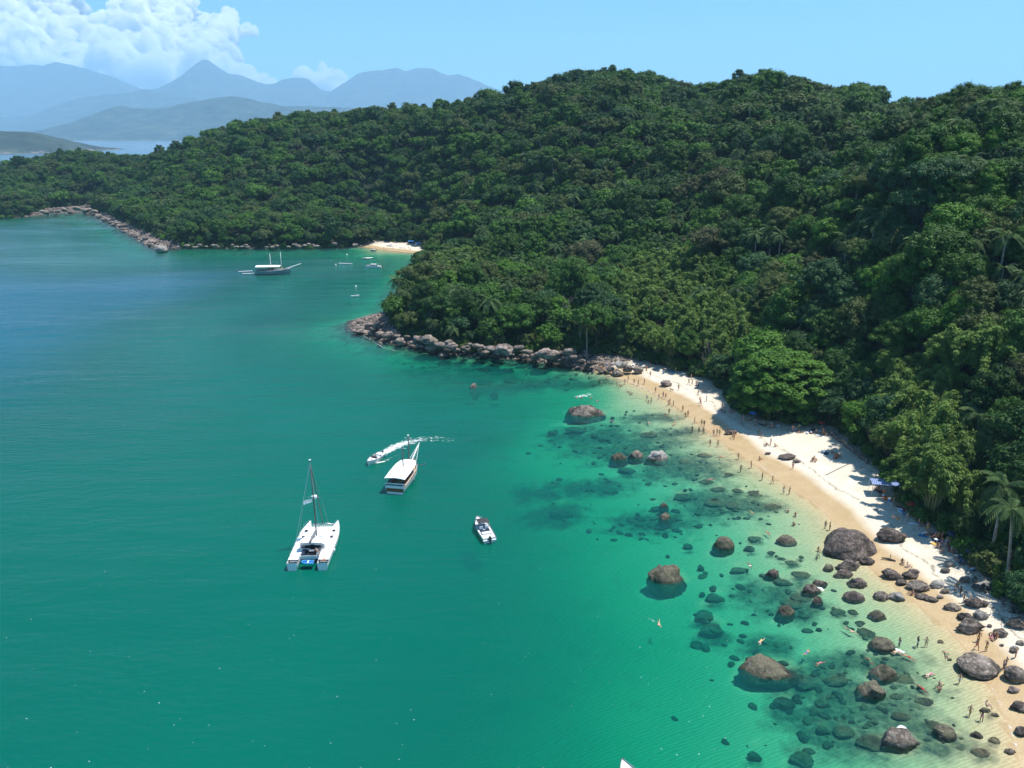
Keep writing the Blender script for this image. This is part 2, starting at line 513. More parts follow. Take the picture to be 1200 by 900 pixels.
# --- ground materials
t = NT('sand_and_shore')
P = t.pos()
n1 = t.noise(0.35, 5, 0.6, P); n2 = t.noise(5.0, 4, 0.7, P); n3 = t.noise(0.06, 3, 0.5, P)
dc = t.attr('shore')
wet = t.mapr(t.math('ADD', dc, t.math('MULTIPLY', t.math('SUBTRACT', n3, 0.5), 5.0)), 4.2, 6.2)
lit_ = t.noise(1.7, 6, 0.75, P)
dry = t.mix(t.mapr(n1, 0.3, 0.7), (0.58, 0.505, 0.39), (0.70, 0.63, 0.50))
wetc = t.mix(t.mapr(n1, 0.3, 0.75), (0.42, 0.29, 0.145), (0.50, 0.37, 0.20))
sandc = t.mix(wet, wetc, dry)
foot = t.mapr(n2, 0.30, 0.5, 0.72, 1.0)
sandc = t.mix(1.0, sandc, foot, 'MULTIPLY')
line = t.math('SUBTRACT', t.math('ADD', dc, t.math('MULTIPLY', t.math('SUBTRACT', t.noise(0.12, 4, .55, P), 0.5), 7.0)), 8.2)
line = t.math('MULTIPLY', t.mapr(t.math('ABSOLUTE', line), 0.05, 0.42, 1.0, 0.0), t.mapr(lit_, 0.42, 0.58))
sandc = t.mix(t.math('MULTIPLY', line, .75), sandc, (0.10, 0.075, 0.045))                      # line of leaves left by the tide
sandc = t.mix(t.math('MULTIPLY', t.mapr(lit_, 0.64, 0.72, 0, .8), wet), sandc, (0.12, 0.085, 0.05))
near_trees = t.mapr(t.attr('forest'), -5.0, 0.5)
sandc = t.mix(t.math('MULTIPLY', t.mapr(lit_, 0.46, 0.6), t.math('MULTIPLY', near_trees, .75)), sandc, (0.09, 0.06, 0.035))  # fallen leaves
rockc = t.ramp(t.noise(0.8, 6, 0.65, P), [(0.35, (0.03, 0.024, 0.02)), (0.52, (0.10, 0.08, 0.065)), (0.72, (0.24, 0.19, 0.16))])
litter = t.ramp(t.noise(1.6, 5, 0.6, P), [(0.35, (0.02, 0.018, 0.01)), (0.7, (0.07, 0.055, 0.03))])
c = t.mix(t.attr('sand'), rockc, sandc)
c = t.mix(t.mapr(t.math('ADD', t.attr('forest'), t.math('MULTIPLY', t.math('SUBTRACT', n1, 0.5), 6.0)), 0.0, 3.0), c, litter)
b = t.bump(t.math('ADD', n2, t.math('MULTIPLY', n1, 2.0)), 0.5, 0.25)
t.surf(t.princ(c, t.mapr(wet, 0, 1, 0.45, 0.95), b))
M_sand = t.m

t = NT('forest_floor')
P = t.pos()
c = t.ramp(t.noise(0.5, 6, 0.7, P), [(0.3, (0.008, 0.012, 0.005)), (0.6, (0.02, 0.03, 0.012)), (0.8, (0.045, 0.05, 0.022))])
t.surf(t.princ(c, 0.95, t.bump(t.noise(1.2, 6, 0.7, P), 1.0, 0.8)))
M_floor = t.m

t = NT('sea_bed')
P = t.pos()
n1 = t.noise(0.22, 6, 0.62, P); n2 = t.noise(1.3, 5, 0.65, P)
vec = t.n('ShaderNodeMapping'); t.l(P, vec.inputs[0]); vec.inputs['Rotation'].default_value = (0, 0, R(38)); vec.inputs['Scale'].default_value = (0.55, 1.9, 1)
rip = t.n('ShaderNodeTexWave'); rip.inputs['Scale'].default_value = 0.55; rip.inputs['Distortion'].default_value = 6.0; rip.inputs['Detail'].default_value = 3
rip.inputs['Detail Scale'].default_value = 1.4
t.l(vec.outputs[0], rip.inputs[0])
sandc = t.mix(t.mapr(rip.outputs['Fac'], 0.2, 0.85), (0.44, 0.34, 0.19), (0.53, 0.42, 0.25))
sandc = t.mix(t.mapr(n1, 0.55, 0.72, 0, 0.55), sandc, (0.33, 0.28, 0.16))
reefc = t.mix(t.mapr(n2, 0.4, 0.7), (0.045, 0.055, 0.035), (0.19, 0.17, 0.09))
rf = t.math('ADD', t.attr('reef'), t.math('MULTIPLY', t.math('SUBTRACT', t.noise(0.28, 6, 0.68, P), 0.5), 1.7))
rf = t.math('MULTIPLY', t.mapr(rf, 0.30, 0.85), t.mapr(t.attr('reef'), 0.05, 0.2))
c = t.mix(rf, sandc, reefc)
t.surf(t.princ(c, 0.9, t.bump(n2, 0.6, 0.3)))
M_bed = t.m

attrs = dict(shore=GDC, sand=GSAND, forest=GDF, reef=reef)
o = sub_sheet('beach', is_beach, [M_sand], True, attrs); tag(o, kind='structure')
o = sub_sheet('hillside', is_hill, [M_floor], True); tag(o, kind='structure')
o = sub_sheet('seabed', is_sea, [M_bed], True, attrs); tag(o, kind='structure')

# ================================================================== DISTANT MOUNTAINS
t = NT('distant_forest')
P = t.pos()
sx = t.n('ShaderNodeSeparateXYZ'); t.l(P, sx.inputs[0])
n1 = t.noise(0.006, 8, 0.7, P); n2 = t.noise(0.03, 6, 0.7, P)
c = t.ramp(n1, [(0.35, (0.005, 0.014, 0.010)), (0.52, (0.022, 0.04, 0.024)), (0.66, (0.07, 0.085, 0.055))])
zz = t.math('ADD', sx.outputs[2], t.math('MULTIPLY', t.math('SUBTRACT', n2, 0.5), 60.0))
c = t.mix(t.mapr(zz, -6.0, 4.0, 1.0, 0.0), c, (0.20, 0.17, 0.14))
t.surf(t.princ(c, 0.95, t.bump(n2, 1.0, 12.0)))
M_mount = t.m

def mountain(name, prof, Yr, width, front=None, rough=0.2, seed=0.0, rows=46, cols=220, wiggle=8.0):
    """ridge whose skyline follows prof (photograph pixels), at distance Yr"""
    px = np.array([p[0] for p in prof], float); py = np.array([p[1] for p in prof], float)
    xs = np.linspace(px[0], px[-1], cols)
    ys = np.interp(xs, px, py)
    u, v = (xs - 600) / F, (450 - ys) / F
    tt = Yr / (cp + v * sp)
    Xr = u * tt
    Hr = H + (-sp + v * cp) * tt
    Hr = Hr + fbm(Xr / (Yr * .012), Xr * 0 + seed, o=4) * wiggle * .5
    edge = np.minimum(np.arange(cols), np.arange(cols)[::-1]) / cols
    Hr = Hr * smooth01(edge / 0.05)
    tr = np.linspace(-1, 1, rows)
    wf = front if front else width
    TT, XX = np.meshgrid(tr, Xr, indexing='ij')
    HH = np.broadcast_to(Hr, TT.shape)
    YY = Yr + np.where(TT < 0, TT * wf, TT * width)
    a = np.abs(TT)
    spur = fbm(XX / (width * .28), YY / (width * .5) + seed, o=5)
    shape = (1 - a) ** (1.25 + 0.5 * spur)
    Z = HH * shape * (1 + rough * spur * np.sin(np.pi * np.clip(a, 0, 1))) - 2.0 * a
    Z = np.minimum(Z, HH * (1 - a * 0.12))
    Z[0, :] = -3; Z[-1, :] = -3
    V = np.stack([XX, YY, Z], -1).reshape(-1, 3)
    idx = np.arange(rows * cols).reshape(rows, cols)
    q = np.stack([idx[:-1, :-1], idx[:-1, 1:], idx[1:, 1:], idx[1:, :-1]], -1).reshape(-1, 4)
    o = obj(name, np_mesh(name, V, q, [M_mount], True)); tag(o, kind='structure')
    return o
mountain('mountain', [(-520,120),(-400,90),(-300,100),(-180,72),(-90,85),(-30,78),(0,75),(25,76),(40,73),(52,75),(67,71),(80,74),(100,79),(116,84),(133,90),(150,97),(167,104),(190,112),(225,124),(270,140),(320,152)], 17500, 4600, rough=.55, seed=1, wiggle=30)
mountain('mountain', [(60,150),(100,135),(140,118),(167,106),(187,102),(200,96),(207,93),(220,85),(230,79),(236,72),(241,68),(248,73),(258,80),(267,85),(283,87),(300,94),(312,97),(323,96),(333,91),(343,89),(358,90),(366,96),(377,105),(400,113),(450,128),(520,145),(600,152)], 16500, 4200, rough=.55, seed=5, wiggle=25)
mountain('mountain', [(320,140),(360,118),(380,105),(388,107),(400,99),(412,91),(420,85),(435,81),(450,80),(465,77),(477,82),(490,77),(508,78),(516,83),(525,86),(537,84),(550,88),(560,93),(570,98),(600,110),(660,125),(760,138),(900,150)], 17000, 4200, rough=.55, seed=9, wiggle=30)
mountain('mountain', [(-300,150),(-100,140),(30,136),(57,128),(80,119),(100,112),(130,109),(150,107),(170,103),(185,107),(210,112),(260,120),(330,130),(420,148)], 13000, 2600, rough=.6, seed=13, wiggle=40)
mountain('mountain', [(40,161),(60,153),(85,143),(110,133),(125,127),(143,122),(152,125),(187,126),(210,121),(233,117),(255,113),(273,111),(286,113),(300,117),(333,124),(367,123),(430,128),(520,140),(640,152)], 8000, 1800, front=1300, rough=.6, seed=17, wiggle=14)
mountain('headland', [(-420,150),(-200,146),(-90,150),(-30,154),(0,153),(15,153),(30,154),(45,157),(60,160),(75,165),(88,172),(96,177)], 2900, 500, front=330, rough=.55, seed=21, wiggle=9)

# haze: one closed box of thin even air round everything but the sky and the clouds
t = NT('haze')
pv = t.n('ShaderNodeVolumePrincipled')
pv.inputs['Color'].default_value = (*HAZE_COLOR, 1)
pv.inputs['Density'].default_value = HAZE_DENSITY
pv.inputs['Anisotropy'].default_value = 0.0
t.l(pv.outputs[0], t.out.inputs['Volume'])
mb = MB(); mb.box((0, 9000, 880), (49000, 31000, 1840))
o = mb.build('haze', [t.m]); tag(o, kind='stuff')

def unit(n, rg):
    v = rg.normal(size=(n, 3)); return v / np.linalg.norm(v, axis=1, keepdims=True)
# ================================================================== CLOUDS (beyond the haze)
t = NT('cloud')
pv = t.n('ShaderNodeVolumePrincipled')
pv.inputs['Color'].default_value = (1, 1, 1, 1)
pv.inputs['Density'].default_value = 0.0040
pv.inputs['Anisotropy'].default_value = 0.0
t.l(pv.outputs[0], t.out.inputs['Volume'])
M_cloud = t.m

def ico(sub):
    import bmesh
    bm = bmesh.new(); bmesh.ops.create_icosphere(bm, subdivisions=sub, radius=1.0)
    bm.verts.ensure_lookup_table()
    V = np.array([v.co[:] for v in bm.verts]); Fc = np.array([[v.index for v in f.verts] for f in bm.faces])
    bm.free(); return V, Fc
ICO = {k: ico(k) for k in (1, 2, 3, 4)}

def cloud(name, blobs, D, seed, label, voxel=70.0):
    """blobs: (px, py, radius px, squash) lumps of a cumulus at distance D, grown into one closed skin"""
    rg = np.random.default_rng(seed)
    Vs, Fs, n = [], [], 0
    V0, F0 = ICO[3]
    c0 = None
    for px, py, r, sq in blobs:
        d = ray(px, py); tt = D / d.y
        rr = r * D / F
        Dk = D + (50 - py) * 120 + rg.uniform(-.5, .5) * rr; tt = Dk / d.y; rr = r * Dk / F      # lower lumps stand nearer, so each top meets the sun
        c = np.array([d.x * tt, Dk, H + d.z * tt])
        if c0 is None: c0 = c
        subs = [(c, rr)] + [(c + unit(1, rg)[0] * np.array([1, .8, .7]) * rr * rg.uniform(.6, .95), rr * rg.uniform(.3, .5)) for k in range(12)]
        for cc, q in subs:
            Pp = V0 * q * np.array([1, 1, sq])
            Pp[:, 2] = np.maximum(Pp[:, 2], -q * .45)
            Vs.append(cc + Pp - c0); Fs.append(F0 + n); n += len(V0)
    tmp = bpy.data.objects.new(name, np_mesh(name, np.concatenate(Vs), np.concatenate(Fs).astype(np.int32))); COL.objects.link(tmp)
    md = tmp.modifiers.new('skin', 'REMESH'); md.mode = 'VOXEL'; md.voxel_size = voxel
    me = bpy.data.meshes.new_from_object(tmp.evaluated_get(bpy.context.evaluated_depsgraph_get()))
    bpy.data.objects.remove(tmp)
    v = np.zeros(len(me.vertices) * 3, np.float32); me.vertices.foreach_get('co', v); v = v.reshape(-1, 3)
    nn = np.zeros(len(me.vertices) * 3, np.float32); me.vertex_normals.foreach_get('vector', nn); nn = nn.reshape(-1, 3)
    bil = 0
    for L_, A_ in ((1500, 520), (640, 300), (270, 150)):                       # billows: round lumps with creases between them
        bil = bil + A_ * (np.abs(vnoise(v[:, 0] / L_ + seed, v[:, 1] / L_, v[:, 2] / L_)) * 2.2 - .35)
    bil = bil + fbm(v[:, 0] / 150, v[:, 1] / 150, v[:, 2] / 150, o=2) * 70
    v = v + nn * np.asarray(bil)[:, None].astype(np.float32)
    me.vertices.foreach_set('co', v.astype(np.float32).ravel()); me.update(); me.materials.clear(); me.materials.append(M_cloud)
    o = obj(name, me); o.location = c0
    tag(o, label, 'cloud')
    return o
cloud('cloud', [(-60,30,44,.8),(-20,14,40,.8),(20,8,34,.8),(52,12,28,.8),(70,2,22,.8),(40,38,30,.7),(-10,50,40,.6),(75,40,20,.7),(20,66,32,.5),(-40,70,40,.5),(70,64,26,.5),(100,80,26,.4),(40,80,30,.4)], 54000, 3, 'white cumulus cloud at the upper left corner with grey hollows')
cloud('cloud', [(178,14,30,.9),(205,8,20,.9),(168,38,26,.8),(200,36,24,.8),(130,56,22,.7),(150,58,26,.7),(222,52,20,.7),(190,62,30,.55),(250,66,22,.6),(272,86,16,.6),(230,80,26,.5),(160,78,32,.4),(118,76,26,.4),(295,98,14,.5),(140,92,30,.35),(190,90,30,.35),(90,92,24,.3),(320,104,10,.4)], 54000, 8, 'tall billowing white cloud rising behind the pointed peak')
cloud('cloud', [(238,38,12,.8),(252,34,11,.9),(270,28,9,1.0),(273,20,6,1.0),(284,36,9,.7),(297,36,6,.8),(262,44,10,.5)], 53000, 12, 'small ragged cloud tail drifting right of the tall cloud')
cloud('cloud', [(365,94,10,.7),(378,90,10,.8),(388,98,11,.6),(398,102,8,.5),(352,100,8,.5)], 56000, 17, 'little white puff of cloud in the gap between two mountains')

# ================================================================== FOREST
LEAF_TONES = {                      # darker leaf colour, lighter leaf colour, mixed at random per leaf
    'dark green': ((0.014, 0.044, 0.008), (0.040, 0.098, 0.018)),
    'blue green': ((0.020, 0.060, 0.020), (0.050, 0.118, 0.042)),
    'mid green': ((0.024, 0.074, 0.009), (0.066, 0.150, 0.020)),
    'bright green': ((0.048, 0.128, 0.012), (0.112, 0.232, 0.028)),
    'olive green': ((0.045, 0.072, 0.016), (0.100, 0.132, 0.038)),
    'brownish': ((0.052, 0.060, 0.022), (0.112, 0.116, 0.050)),
}
def leaf_mat(name, a, b, transl=0.15, mixed=False):
    t = NT(name)
    geo = t.n('ShaderNodeNewGeometry'); oi = t.n('ShaderNodeObjectInfo')
    if mixed:
        keys = [LEAF_TONES[k] for k in ('dark green', 'blue green', 'dark green', 'mid green', 'mid green', 'bright green', 'mid green', 'olive green')]
        ra = t.ramp(oi.outputs['Random'], [(i / 8, k[0]) for i, k in enumerate(keys)], 'LINEAR')
        rb = t.ramp(oi.outputs['Random'], [(i / 8, k[1]) for i, k in enumerate(keys)], 'LINEAR')
    else:
        f = t.mapr(oi.outputs['Random'], 0, 1, 0.82, 1.2)
        ra = t.mix(1.0, a, f, 'MULTIPLY'); rb = t.mix(1.0, b, f, 'MULTIPLY')
    c = t.mix(geo.outputs['Random Per Island'], ra, rb)
    p = t.princ(c, 0.55, None, **{'Specular IOR Level': 0.16})
    tl = t.n('ShaderNodeBsdfTranslucent'); t.l(t.mix(0.5, c, (0.10, 0.20, 0.02)), tl.inputs[0])
    mx = t.n('ShaderNodeMixShader'); mx.inputs[0].default_value = transl
    t.l(p, mx.inputs[1]); t.l(tl.outputs[0], mx.inputs[2]); t.surf(mx.outputs[0])
    return t.m
M_leaf = {k: leaf_mat('leaves_' + k.replace(' ', '_'), *v) for k, v in LEAF_TONES.items()}
M_mixed = leaf_mat('leaves_mixed', None, None, mixed=True)
M_bamboo = leaf_mat('leaves_bamboo', (0.075, 0.140, 0.022), (0.190, 0.280, 0.065), 0.3)
M_palm = leaf_mat('leaves_palm', (0.045, 0.090, 0.028), (0.115, 0.175, 0.065), 0.2)
M_coco = leaf_mat('leaves_coconut', (0.060, 0.085, 0.020), (0.140, 0.160, 0.050), 0.25)
t = NT('bark')
P = t.n('ShaderNodeTexCoord').outputs['Object']
t.surf(t.princ(t.ramp(t.noise(2.2, 6, 0.7, P), [(0.3, (0.03, 0.025, 0.018)), (0.55, (0.08, 0.065, 0.05)), (0.8, (0.16, 0.14, 0.11))]), 0.9, t.bump(t.noise(6, 4, 0.6, P), 0.6, 0.1)))
M_bark = t.m
M_palebark = simple_mat('pale_bark', (0.38, 0.33, 0.27), 0.85, 0.35, 2.0)

def leaf_quads(pos, nrm, size, rg, aspect=0.62, spread=0.55, droop=None):
    n = len(pos)
    N = nrm + unit(n, rg) * spread
    N /= np.linalg.norm(N, axis=1, keepdims=True)
    A = unit(n, rg) if droop is None else droop + unit(n, rg) * 0.35
    A = A - (A * N).sum(1, keepdims=True) * N
    A /= np.linalg.norm(A, axis=1, keepdims=True) + 1e-9
    B = np.cross(N, A)
    s = (size * rg.uniform(0.65, 1.35, n))[:, None]
    V = np.stack([pos - A * s * .5, pos + B * s * aspect * .5 - A * s * .05 + N * s * .06, pos + A * s * .5 - N * s * .05, pos - B * s * aspect * .5 - A * s * .05 + N * s * .06], 1).reshape(-1, 3)
    return V, np.arange(n * 4, dtype=np.int32).reshape(n, 4)

class Crown:
    def __init__(s): s.V, s.Q, s.T, s.n = [], [], [], 0
    def quads(s, V, Q): s.V.append(V); s.Q.append(Q + s.n); s.n += len(V)
    def core(s, c, r, sub=1):
        V, Fc = ICO[sub]; s.V.append(V * r + c); s.T.append(Fc + s.n); s.n += len(V)
    def mesh(s, name, mat):
        fs = [np.concatenate(s.Q).astype(np.int32)]
        if s.T: fs.append(np.concatenate(s.T).astype(np.int32))
        return np_mesh(name, np.concatenate(s.V), fs, [mat])

def broadleaf_crown(seed, lobes, leaves, lsize, rx=5.0, rz=3.6, cz=7.6, flat=0.0, lob=(0.75, 1.45)):
    rg = np.random.default_rng(seed); C = Crown()
    ph = rg.uniform(0, 6.28, 3)
    for i in range(lobes):
        k = (i + .5) / lobes
        el = math.asin(min(1, max(-1, 1 - 1.32 * k))); az = i * 2.39996 + rg.uniform(-.5, .5)
        wob = 1 + 0.22 * math.sin(2 * az + ph[0]) + 0.16 * math.sin(3 * az + ph[1])
        rr = rg.uniform(0.62, 1.0) * wob
        c = np.array([math.cos(el) * math.cos(az) * rx * rr, math.cos(el) * math.sin(az) * rx * rr, cz + math.sin(el) * rz * rg.uniform(.75, 1.15) * (1 - flat * .5)])
        r = rg.uniform(*lob) * (1.12 - 0.25 * k)
        n = int(leaves * (r / 1.5) ** 2)
        d = unit(int(n * 1.5), rg); d = d[d[:, 2] > -0.55][:n]
        sh = 1 + 0.28 * np.sin(d[:, 0] * 4 + i) * np.cos(d[:, 1] * 4 + 2 * i)
        pos = c + d * np.array([1, 1, .78]) * (r * sh * np.where(rg.random(len(d)) < .06, rg.uniform(1.1, 1.5, len(d)), rg.uniform(0.72, 1.1, len(d))))[:, None]
        nr = d * 1.0 + np.array([0, 0, .35])
        C.quads(*leaf_quads(pos, nr, lsize, rg, spread=.42))
        C.core(c - np.array([0, 0, r * .18]), r * .68, 1)
    C.core(np.array([0, 0, cz - .4]), min(rx, rz) * .62, 2)
    return C
def trunk_mesh(seed, top=6.6, r=0.26, spread=3.0, n=5):
    rg = random.Random(seed); mb = MB()
    l1 = rg.uniform(-.5, .5); l2 = rg.uniform(-.5, .5)
    mb.tube([(0, 0, -1.5), (0, 0, 0.2), (l1 * .5, l2 * .5, top * .35), (l1, l2, top * .6)], [r * 1.5, r * 1.15, r * .9, r * .75], 7)
    for k in range(n):
        a = 2 * math.pi * k / n + rg.uniform(-.4, .4); s = spread * rg.uniform(.7, 1.1); z0 = top * rg.uniform(.45, .6)
        mb.tube([(l1 * .9, l2 * .9, z0), (l1 + math.cos(a) * s * .5, l2 + math.sin(a) * s * .5, top * .85), (l1 + math.cos(a) * s, l2 + math.sin(a) * s, top * rg.uniform(1.0, 1.25))], [r * .55, r * .36, r * .15], 5)
    return mb.mesh('trunk', [M_bark], True)

NEAR = []
#         rx   rz   cz   lobes leaf  lobe sizes  flat
KINDS = [(5.0, 3.6, 7.6, 62, .46, (.75, 1.45), 0), (4.4, 4.2, 7.8, 100, .34, (.50, 1.00), 0), (5.6, 2.9, 7.2, 40, .58, (1.0, 2.0), 0), (4.0, 4.6, 8.2, 54, .46, (.75, 1.45), 0),
         (5.2, 3.3, 7.4, 120, .36, (.45, .95), 0), (4.8, 3.8, 7.6, 70, .46, (.7, 1.5), 0), (3.4, 5.0, 8.4, 74, .38, (.5, 1.1), 0), (6.2, 2.4, 8.4, 66, .42, (.6, 1.4), .3)]
for s, (rx, rz, cz, nl, ls, lo, fl) in enumerate(KINDS):
    NEAR.append((broadleaf_crown(100 + s, nl, int(190 * (.46 / ls) ** 1.4), ls, rx, rz, cz, fl, lo).mesh('crown', M_leaf['mid green']), trunk_mesh(s)))
FARV = [broadleaf_crown(200 + s, *a).mesh('crown', M_mixed) for s, a in enumerate([(40, 85, .75, 5, 3.6, 7.6, 0, (.75, 1.45)), (70, 110, .55, 4.3, 4.3, 7.8, 0, (.5, 1.0)), (30, 75, .95, 5.6, 3.0, 7.2, 0, (1.0, 2.0)), (74, 100, .55, 5.0, 3.2, 7.4, 0, (.5, 1.05)), (44, 95, .65, 3.4, 5.0, 8.2, 0, (.6, 1.2)), (48, 95, .65, 6.2, 2.4, 8.4, .3, (.6, 1.4)), (38, 85, .75, 4.8, 4.0, 7.6, 0, (.8, 1.6))])]
# palms: curved rachis with leaflets on both sides
def frond_arrays(L, rg, sag=0.9, up=0.75, nl=15, lw=0.10, ll=0.75):
    V, Q = [], []
    pts = []
    for i in range(nl + 1):
        s = i / nl
        pts.append(np.array([L * (s * 0.95 - 0.12 * s * s), 0, L * (up * s - (sag + 0.25) * s * s)]))
    for i in range(nl):
        s = (i + .6) / nl; p = pts[i] * .4 + pts[i + 1] * .6; d = pts[i + 1] - pts[i]; d /= np.linalg.norm(d)
        ln = ll * math.sin(math.pi * (0.12 + 0.84 * s)) ** .6
        for sd in (-1, 1):
            tip = p + d * ln * .55 + np.array([0, sd * ln * .85, -ln * .42])
            mid = (p + tip) / 2 + np.array([0, 0, .10])
            w = d * lw * 1.3
            V += [p - w * .4, mid - w, tip, mid + w]
    V = np.array(V); Q = np.arange(len(V)).reshape(-1, 4)
    # rachis
    Vr, Qr = [], []
    for i, p in enumerate(pts):
        w = 0.07 * (1 - .8 * i / nl)
        Vr += [p + np.array([0, -w, 0]), p + np.array([0, 0, w]), p + np.array([0, w, 0])]
    for i in range(nl):
        a = i * 3 + len(V)
        Qr += [(a, a + 1, a + 4, a + 3), (a + 1, a + 2, a + 5, a + 4)]
    return np.concatenate([V, np.array(Vr)]), np.concatenate([Q, np.array(Qr)]).astype(np.int32)
def rotz(V, a, tilt=0.0):
    ct, st = math.cos(tilt), math.sin(tilt)
    V = V @ np.array([[ct, 0, st], [0, 1, 0], [-st, 0, ct]])
    c, s = math.cos(a), math.sin(a)
    return V @ np.array([[c, s, 0], [-s, c, 0], [0, 0, 1]])
FROND = [frond_arrays(L, rng, sg, up) for L, sg, up in ((3.6, .85, .75), (3.4, 1.15, .55), (3.2, .55, 1.0))]
FROND_ME = [np_mesh('frond', V, Q, [M_palm]) for V, Q in FROND]
def palm_crown_mesh(seed, n=20):
    rg = np.random.default_rng(seed); C = Crown()
    for k in range(n):
        V, Q = FROND[k % 3]
        C.quads(rotz(V, k * 2.4 + rg.uniform(-.2, .2), rg.uniform(-.35, .45)) * rg.uniform(.85, 1.1), Q)
    return C.mesh('crown', M_palm)
PALM_CROWN = [palm_crown_mesh(300 + i) for i in range(3)]
def palm_trunk_mesh(h, lean):
    mb = MB(); pts = [(lean * (i / 6) ** 1.6, 0, -1 + (h + 1) * i / 6) for i in range(7)]
    mb.tube(pts, [.24, .2, .17, .155, .15, .15, .16], 8); return mb.mesh('trunk', [M_palebark], True)
PALM_TRUNK = [(10.0, 0.0, palm_trunk_mesh(10, 0.0)), (9.0, .9, palm_trunk_mesh(9, .9)), (8.0, 0.5, palm_trunk_mesh(8, .5))]

# bamboo: a sheaf of culms, each ending in a drooping plume of small leaves
def bamboo_meshes(seed, n=26):
    rg = np.random.default_rng(seed); C = Crown(); mb = MB()
    for k in range(n):
        a = k * 2.4 + rg.uniform(-.4, .4); reach = rg.uniform(.8, 4.6); h = rg.uniform(7.5, 11.5) - reach * .55
        d = np.array([math.cos(a), math.sin(a), 0])
        pts = [d * reach * .12 * s for s in (0, 1)] 
        path = [np.array([0, 0, -.5]) + d * .3, d * (.3 + reach * .18) + np.array([0, 0, h * .5]), d * (.3 + reach * .5) + np.array([0, 0, h * .92]), d * (.3 + reach * .85) + np.array([0, 0, h]), d * (.4 + reach * 1.2) + np.array([0, 0, h * .82])]
        mb.tube(path, [.06, .05, .04, .025, .01], 4, cap=False)
        pp = np.array(path)
        for m in range(7):
            s = 1.5 + 2.5 * m / 6; i = min(3, int(s)); f = s - i
            c = pp[i] * (1 - f) + pp[i + 1] * f
            r = 1.15 * (1 - .09 * m) * rg.uniform(.7, 1.1)
            dd = unit(52, rg); pos = c + dd * np.array([1, 1, .8]) * r * rg.uniform(.45, 1.0, (52, 1)) - np.array([0, 0, .15])
            C.quads(*leaf_quads(pos, dd * .7 + np.array([0, 0, .6]), .48, rg, aspect=.36, droop=np.array([d[0] * .6, d[1] * .6, -.7])))
            C.core(c, r * .42, 1)
    return C.mesh('foliage', M_bamboo), mb.mesh('stem', [simple_mat('bamboo_cane', (0.22, 0.24, 0.08), .6)], True)
BAMBOO = [bamboo_meshes(400 + i) for i in range(3)]

# ---- where the trees stand
def jitter_grid(x0, x1, y0, y1, s, rg):
    X, Y = np.meshgrid(np.arange(x0, x1, s), np.arange(y0, y1, s))
    X = X + (np.arange(X.shape[0]) % 2)[:, None] * s * .5
    X = X + rg.uniform(-.36, .36, X.shape) * s; Y = Y + rg.uniform(-.36, .36, X.shape) * s
    return X.ravel(), Y.ravel()
cand = []
for (y0, y1, s) in ((40, 330, 4.9), (330, 520, 5.6), (520, 1000, 5.6)):
    X, Y = jitter_grid(-640, 420, y0, y1, s, rng)
    m = np.abs(X) < Y * 0.72 + 70
    cand.append((X[m], Y[m]))
X = np.concatenate([c[0] for c in cand]); Y = np.concatenate([c[1] for c in cand])
z, dc, df, sd = ground_fields(X, Y)
m = df > 0.9
X, Y, z, df = X[m], Y[m], z[m], df[m]
# line of sight from the camera over the terrain
hidden = np.zeros(len(X))
for s in np.linspace(0.12, 0.97, 60):
    zs = ground_fields(X * s, Y * s)
    zl = H + (z + 10 - H) * s
    over = zs[0] + np.where(zs[2] > 4, 7.0, 0.0) - zl
    hidden = np.maximum(hidden, over / s * (1 - s * .0))
m = hidden < 14.0
X, Y, z, df, hidden = X[m], Y[m], z[m], df[m], hidden[m]
PX, PY, PZ = PIX(X, Y, z + 8)
m = (PX > -220) & (PX < 1420) & (PY < 1100) & (PZ > 25)
X, Y, z, df, hidden, PX, PY, PZ = (a[m] for a in (X, Y, z, df, hidden, PX, PY, PZ))
NT_ = len(X)
def in_ell(px, py, cx, cy, a, b): return ((px - cx) / a) ** 2 + ((py - cy) / b) ** 2 < 1
kind = np.zeros(NT_, int)                       # 0 broadleaf, 1 palm, 2 bamboo
u = rng.random(NT_)
bam = np.zeros(NT_, bool)
for cx, cy, a, b in ((800,345,75,45),(760,385,50,30),(845,380,25,35),(1110,520,60,70),(1070,440,40,40),(1130,430,60,50),(540,300,30,26)):
    bam |= in_ell(PX, PY, cx, cy, a, b)
kind[bam & (u < .75) & (Y < 330)] = 2
pal = (in_ell(PX, PY, 1130, 118, 110, 28) & (u < .5) & (Y < 235)) | ((Y < 470) & (u > .945)) | (in_ell(PX, PY, 970, 140, 140, 40) & (u > .88)) | (in_ell(PX, PY, 1190, 330, 60, 90) & (u > .75))
kind[pal & (kind == 0)] = 1
sc = rng.uniform(.55, 1.15, NT_) * np.where(rng.random(NT_) > .90, 1.32, 1.0)
sc *= np.where(df < 5, .9, 1.0)
sc = np.where(kind == 1, rng.uniform(.95, 1.3, NT_), sc)
sc = np.where(bam & (kind == 0), sc * .75, sc)
rot = rng.uniform(0, 6.28, NT_)
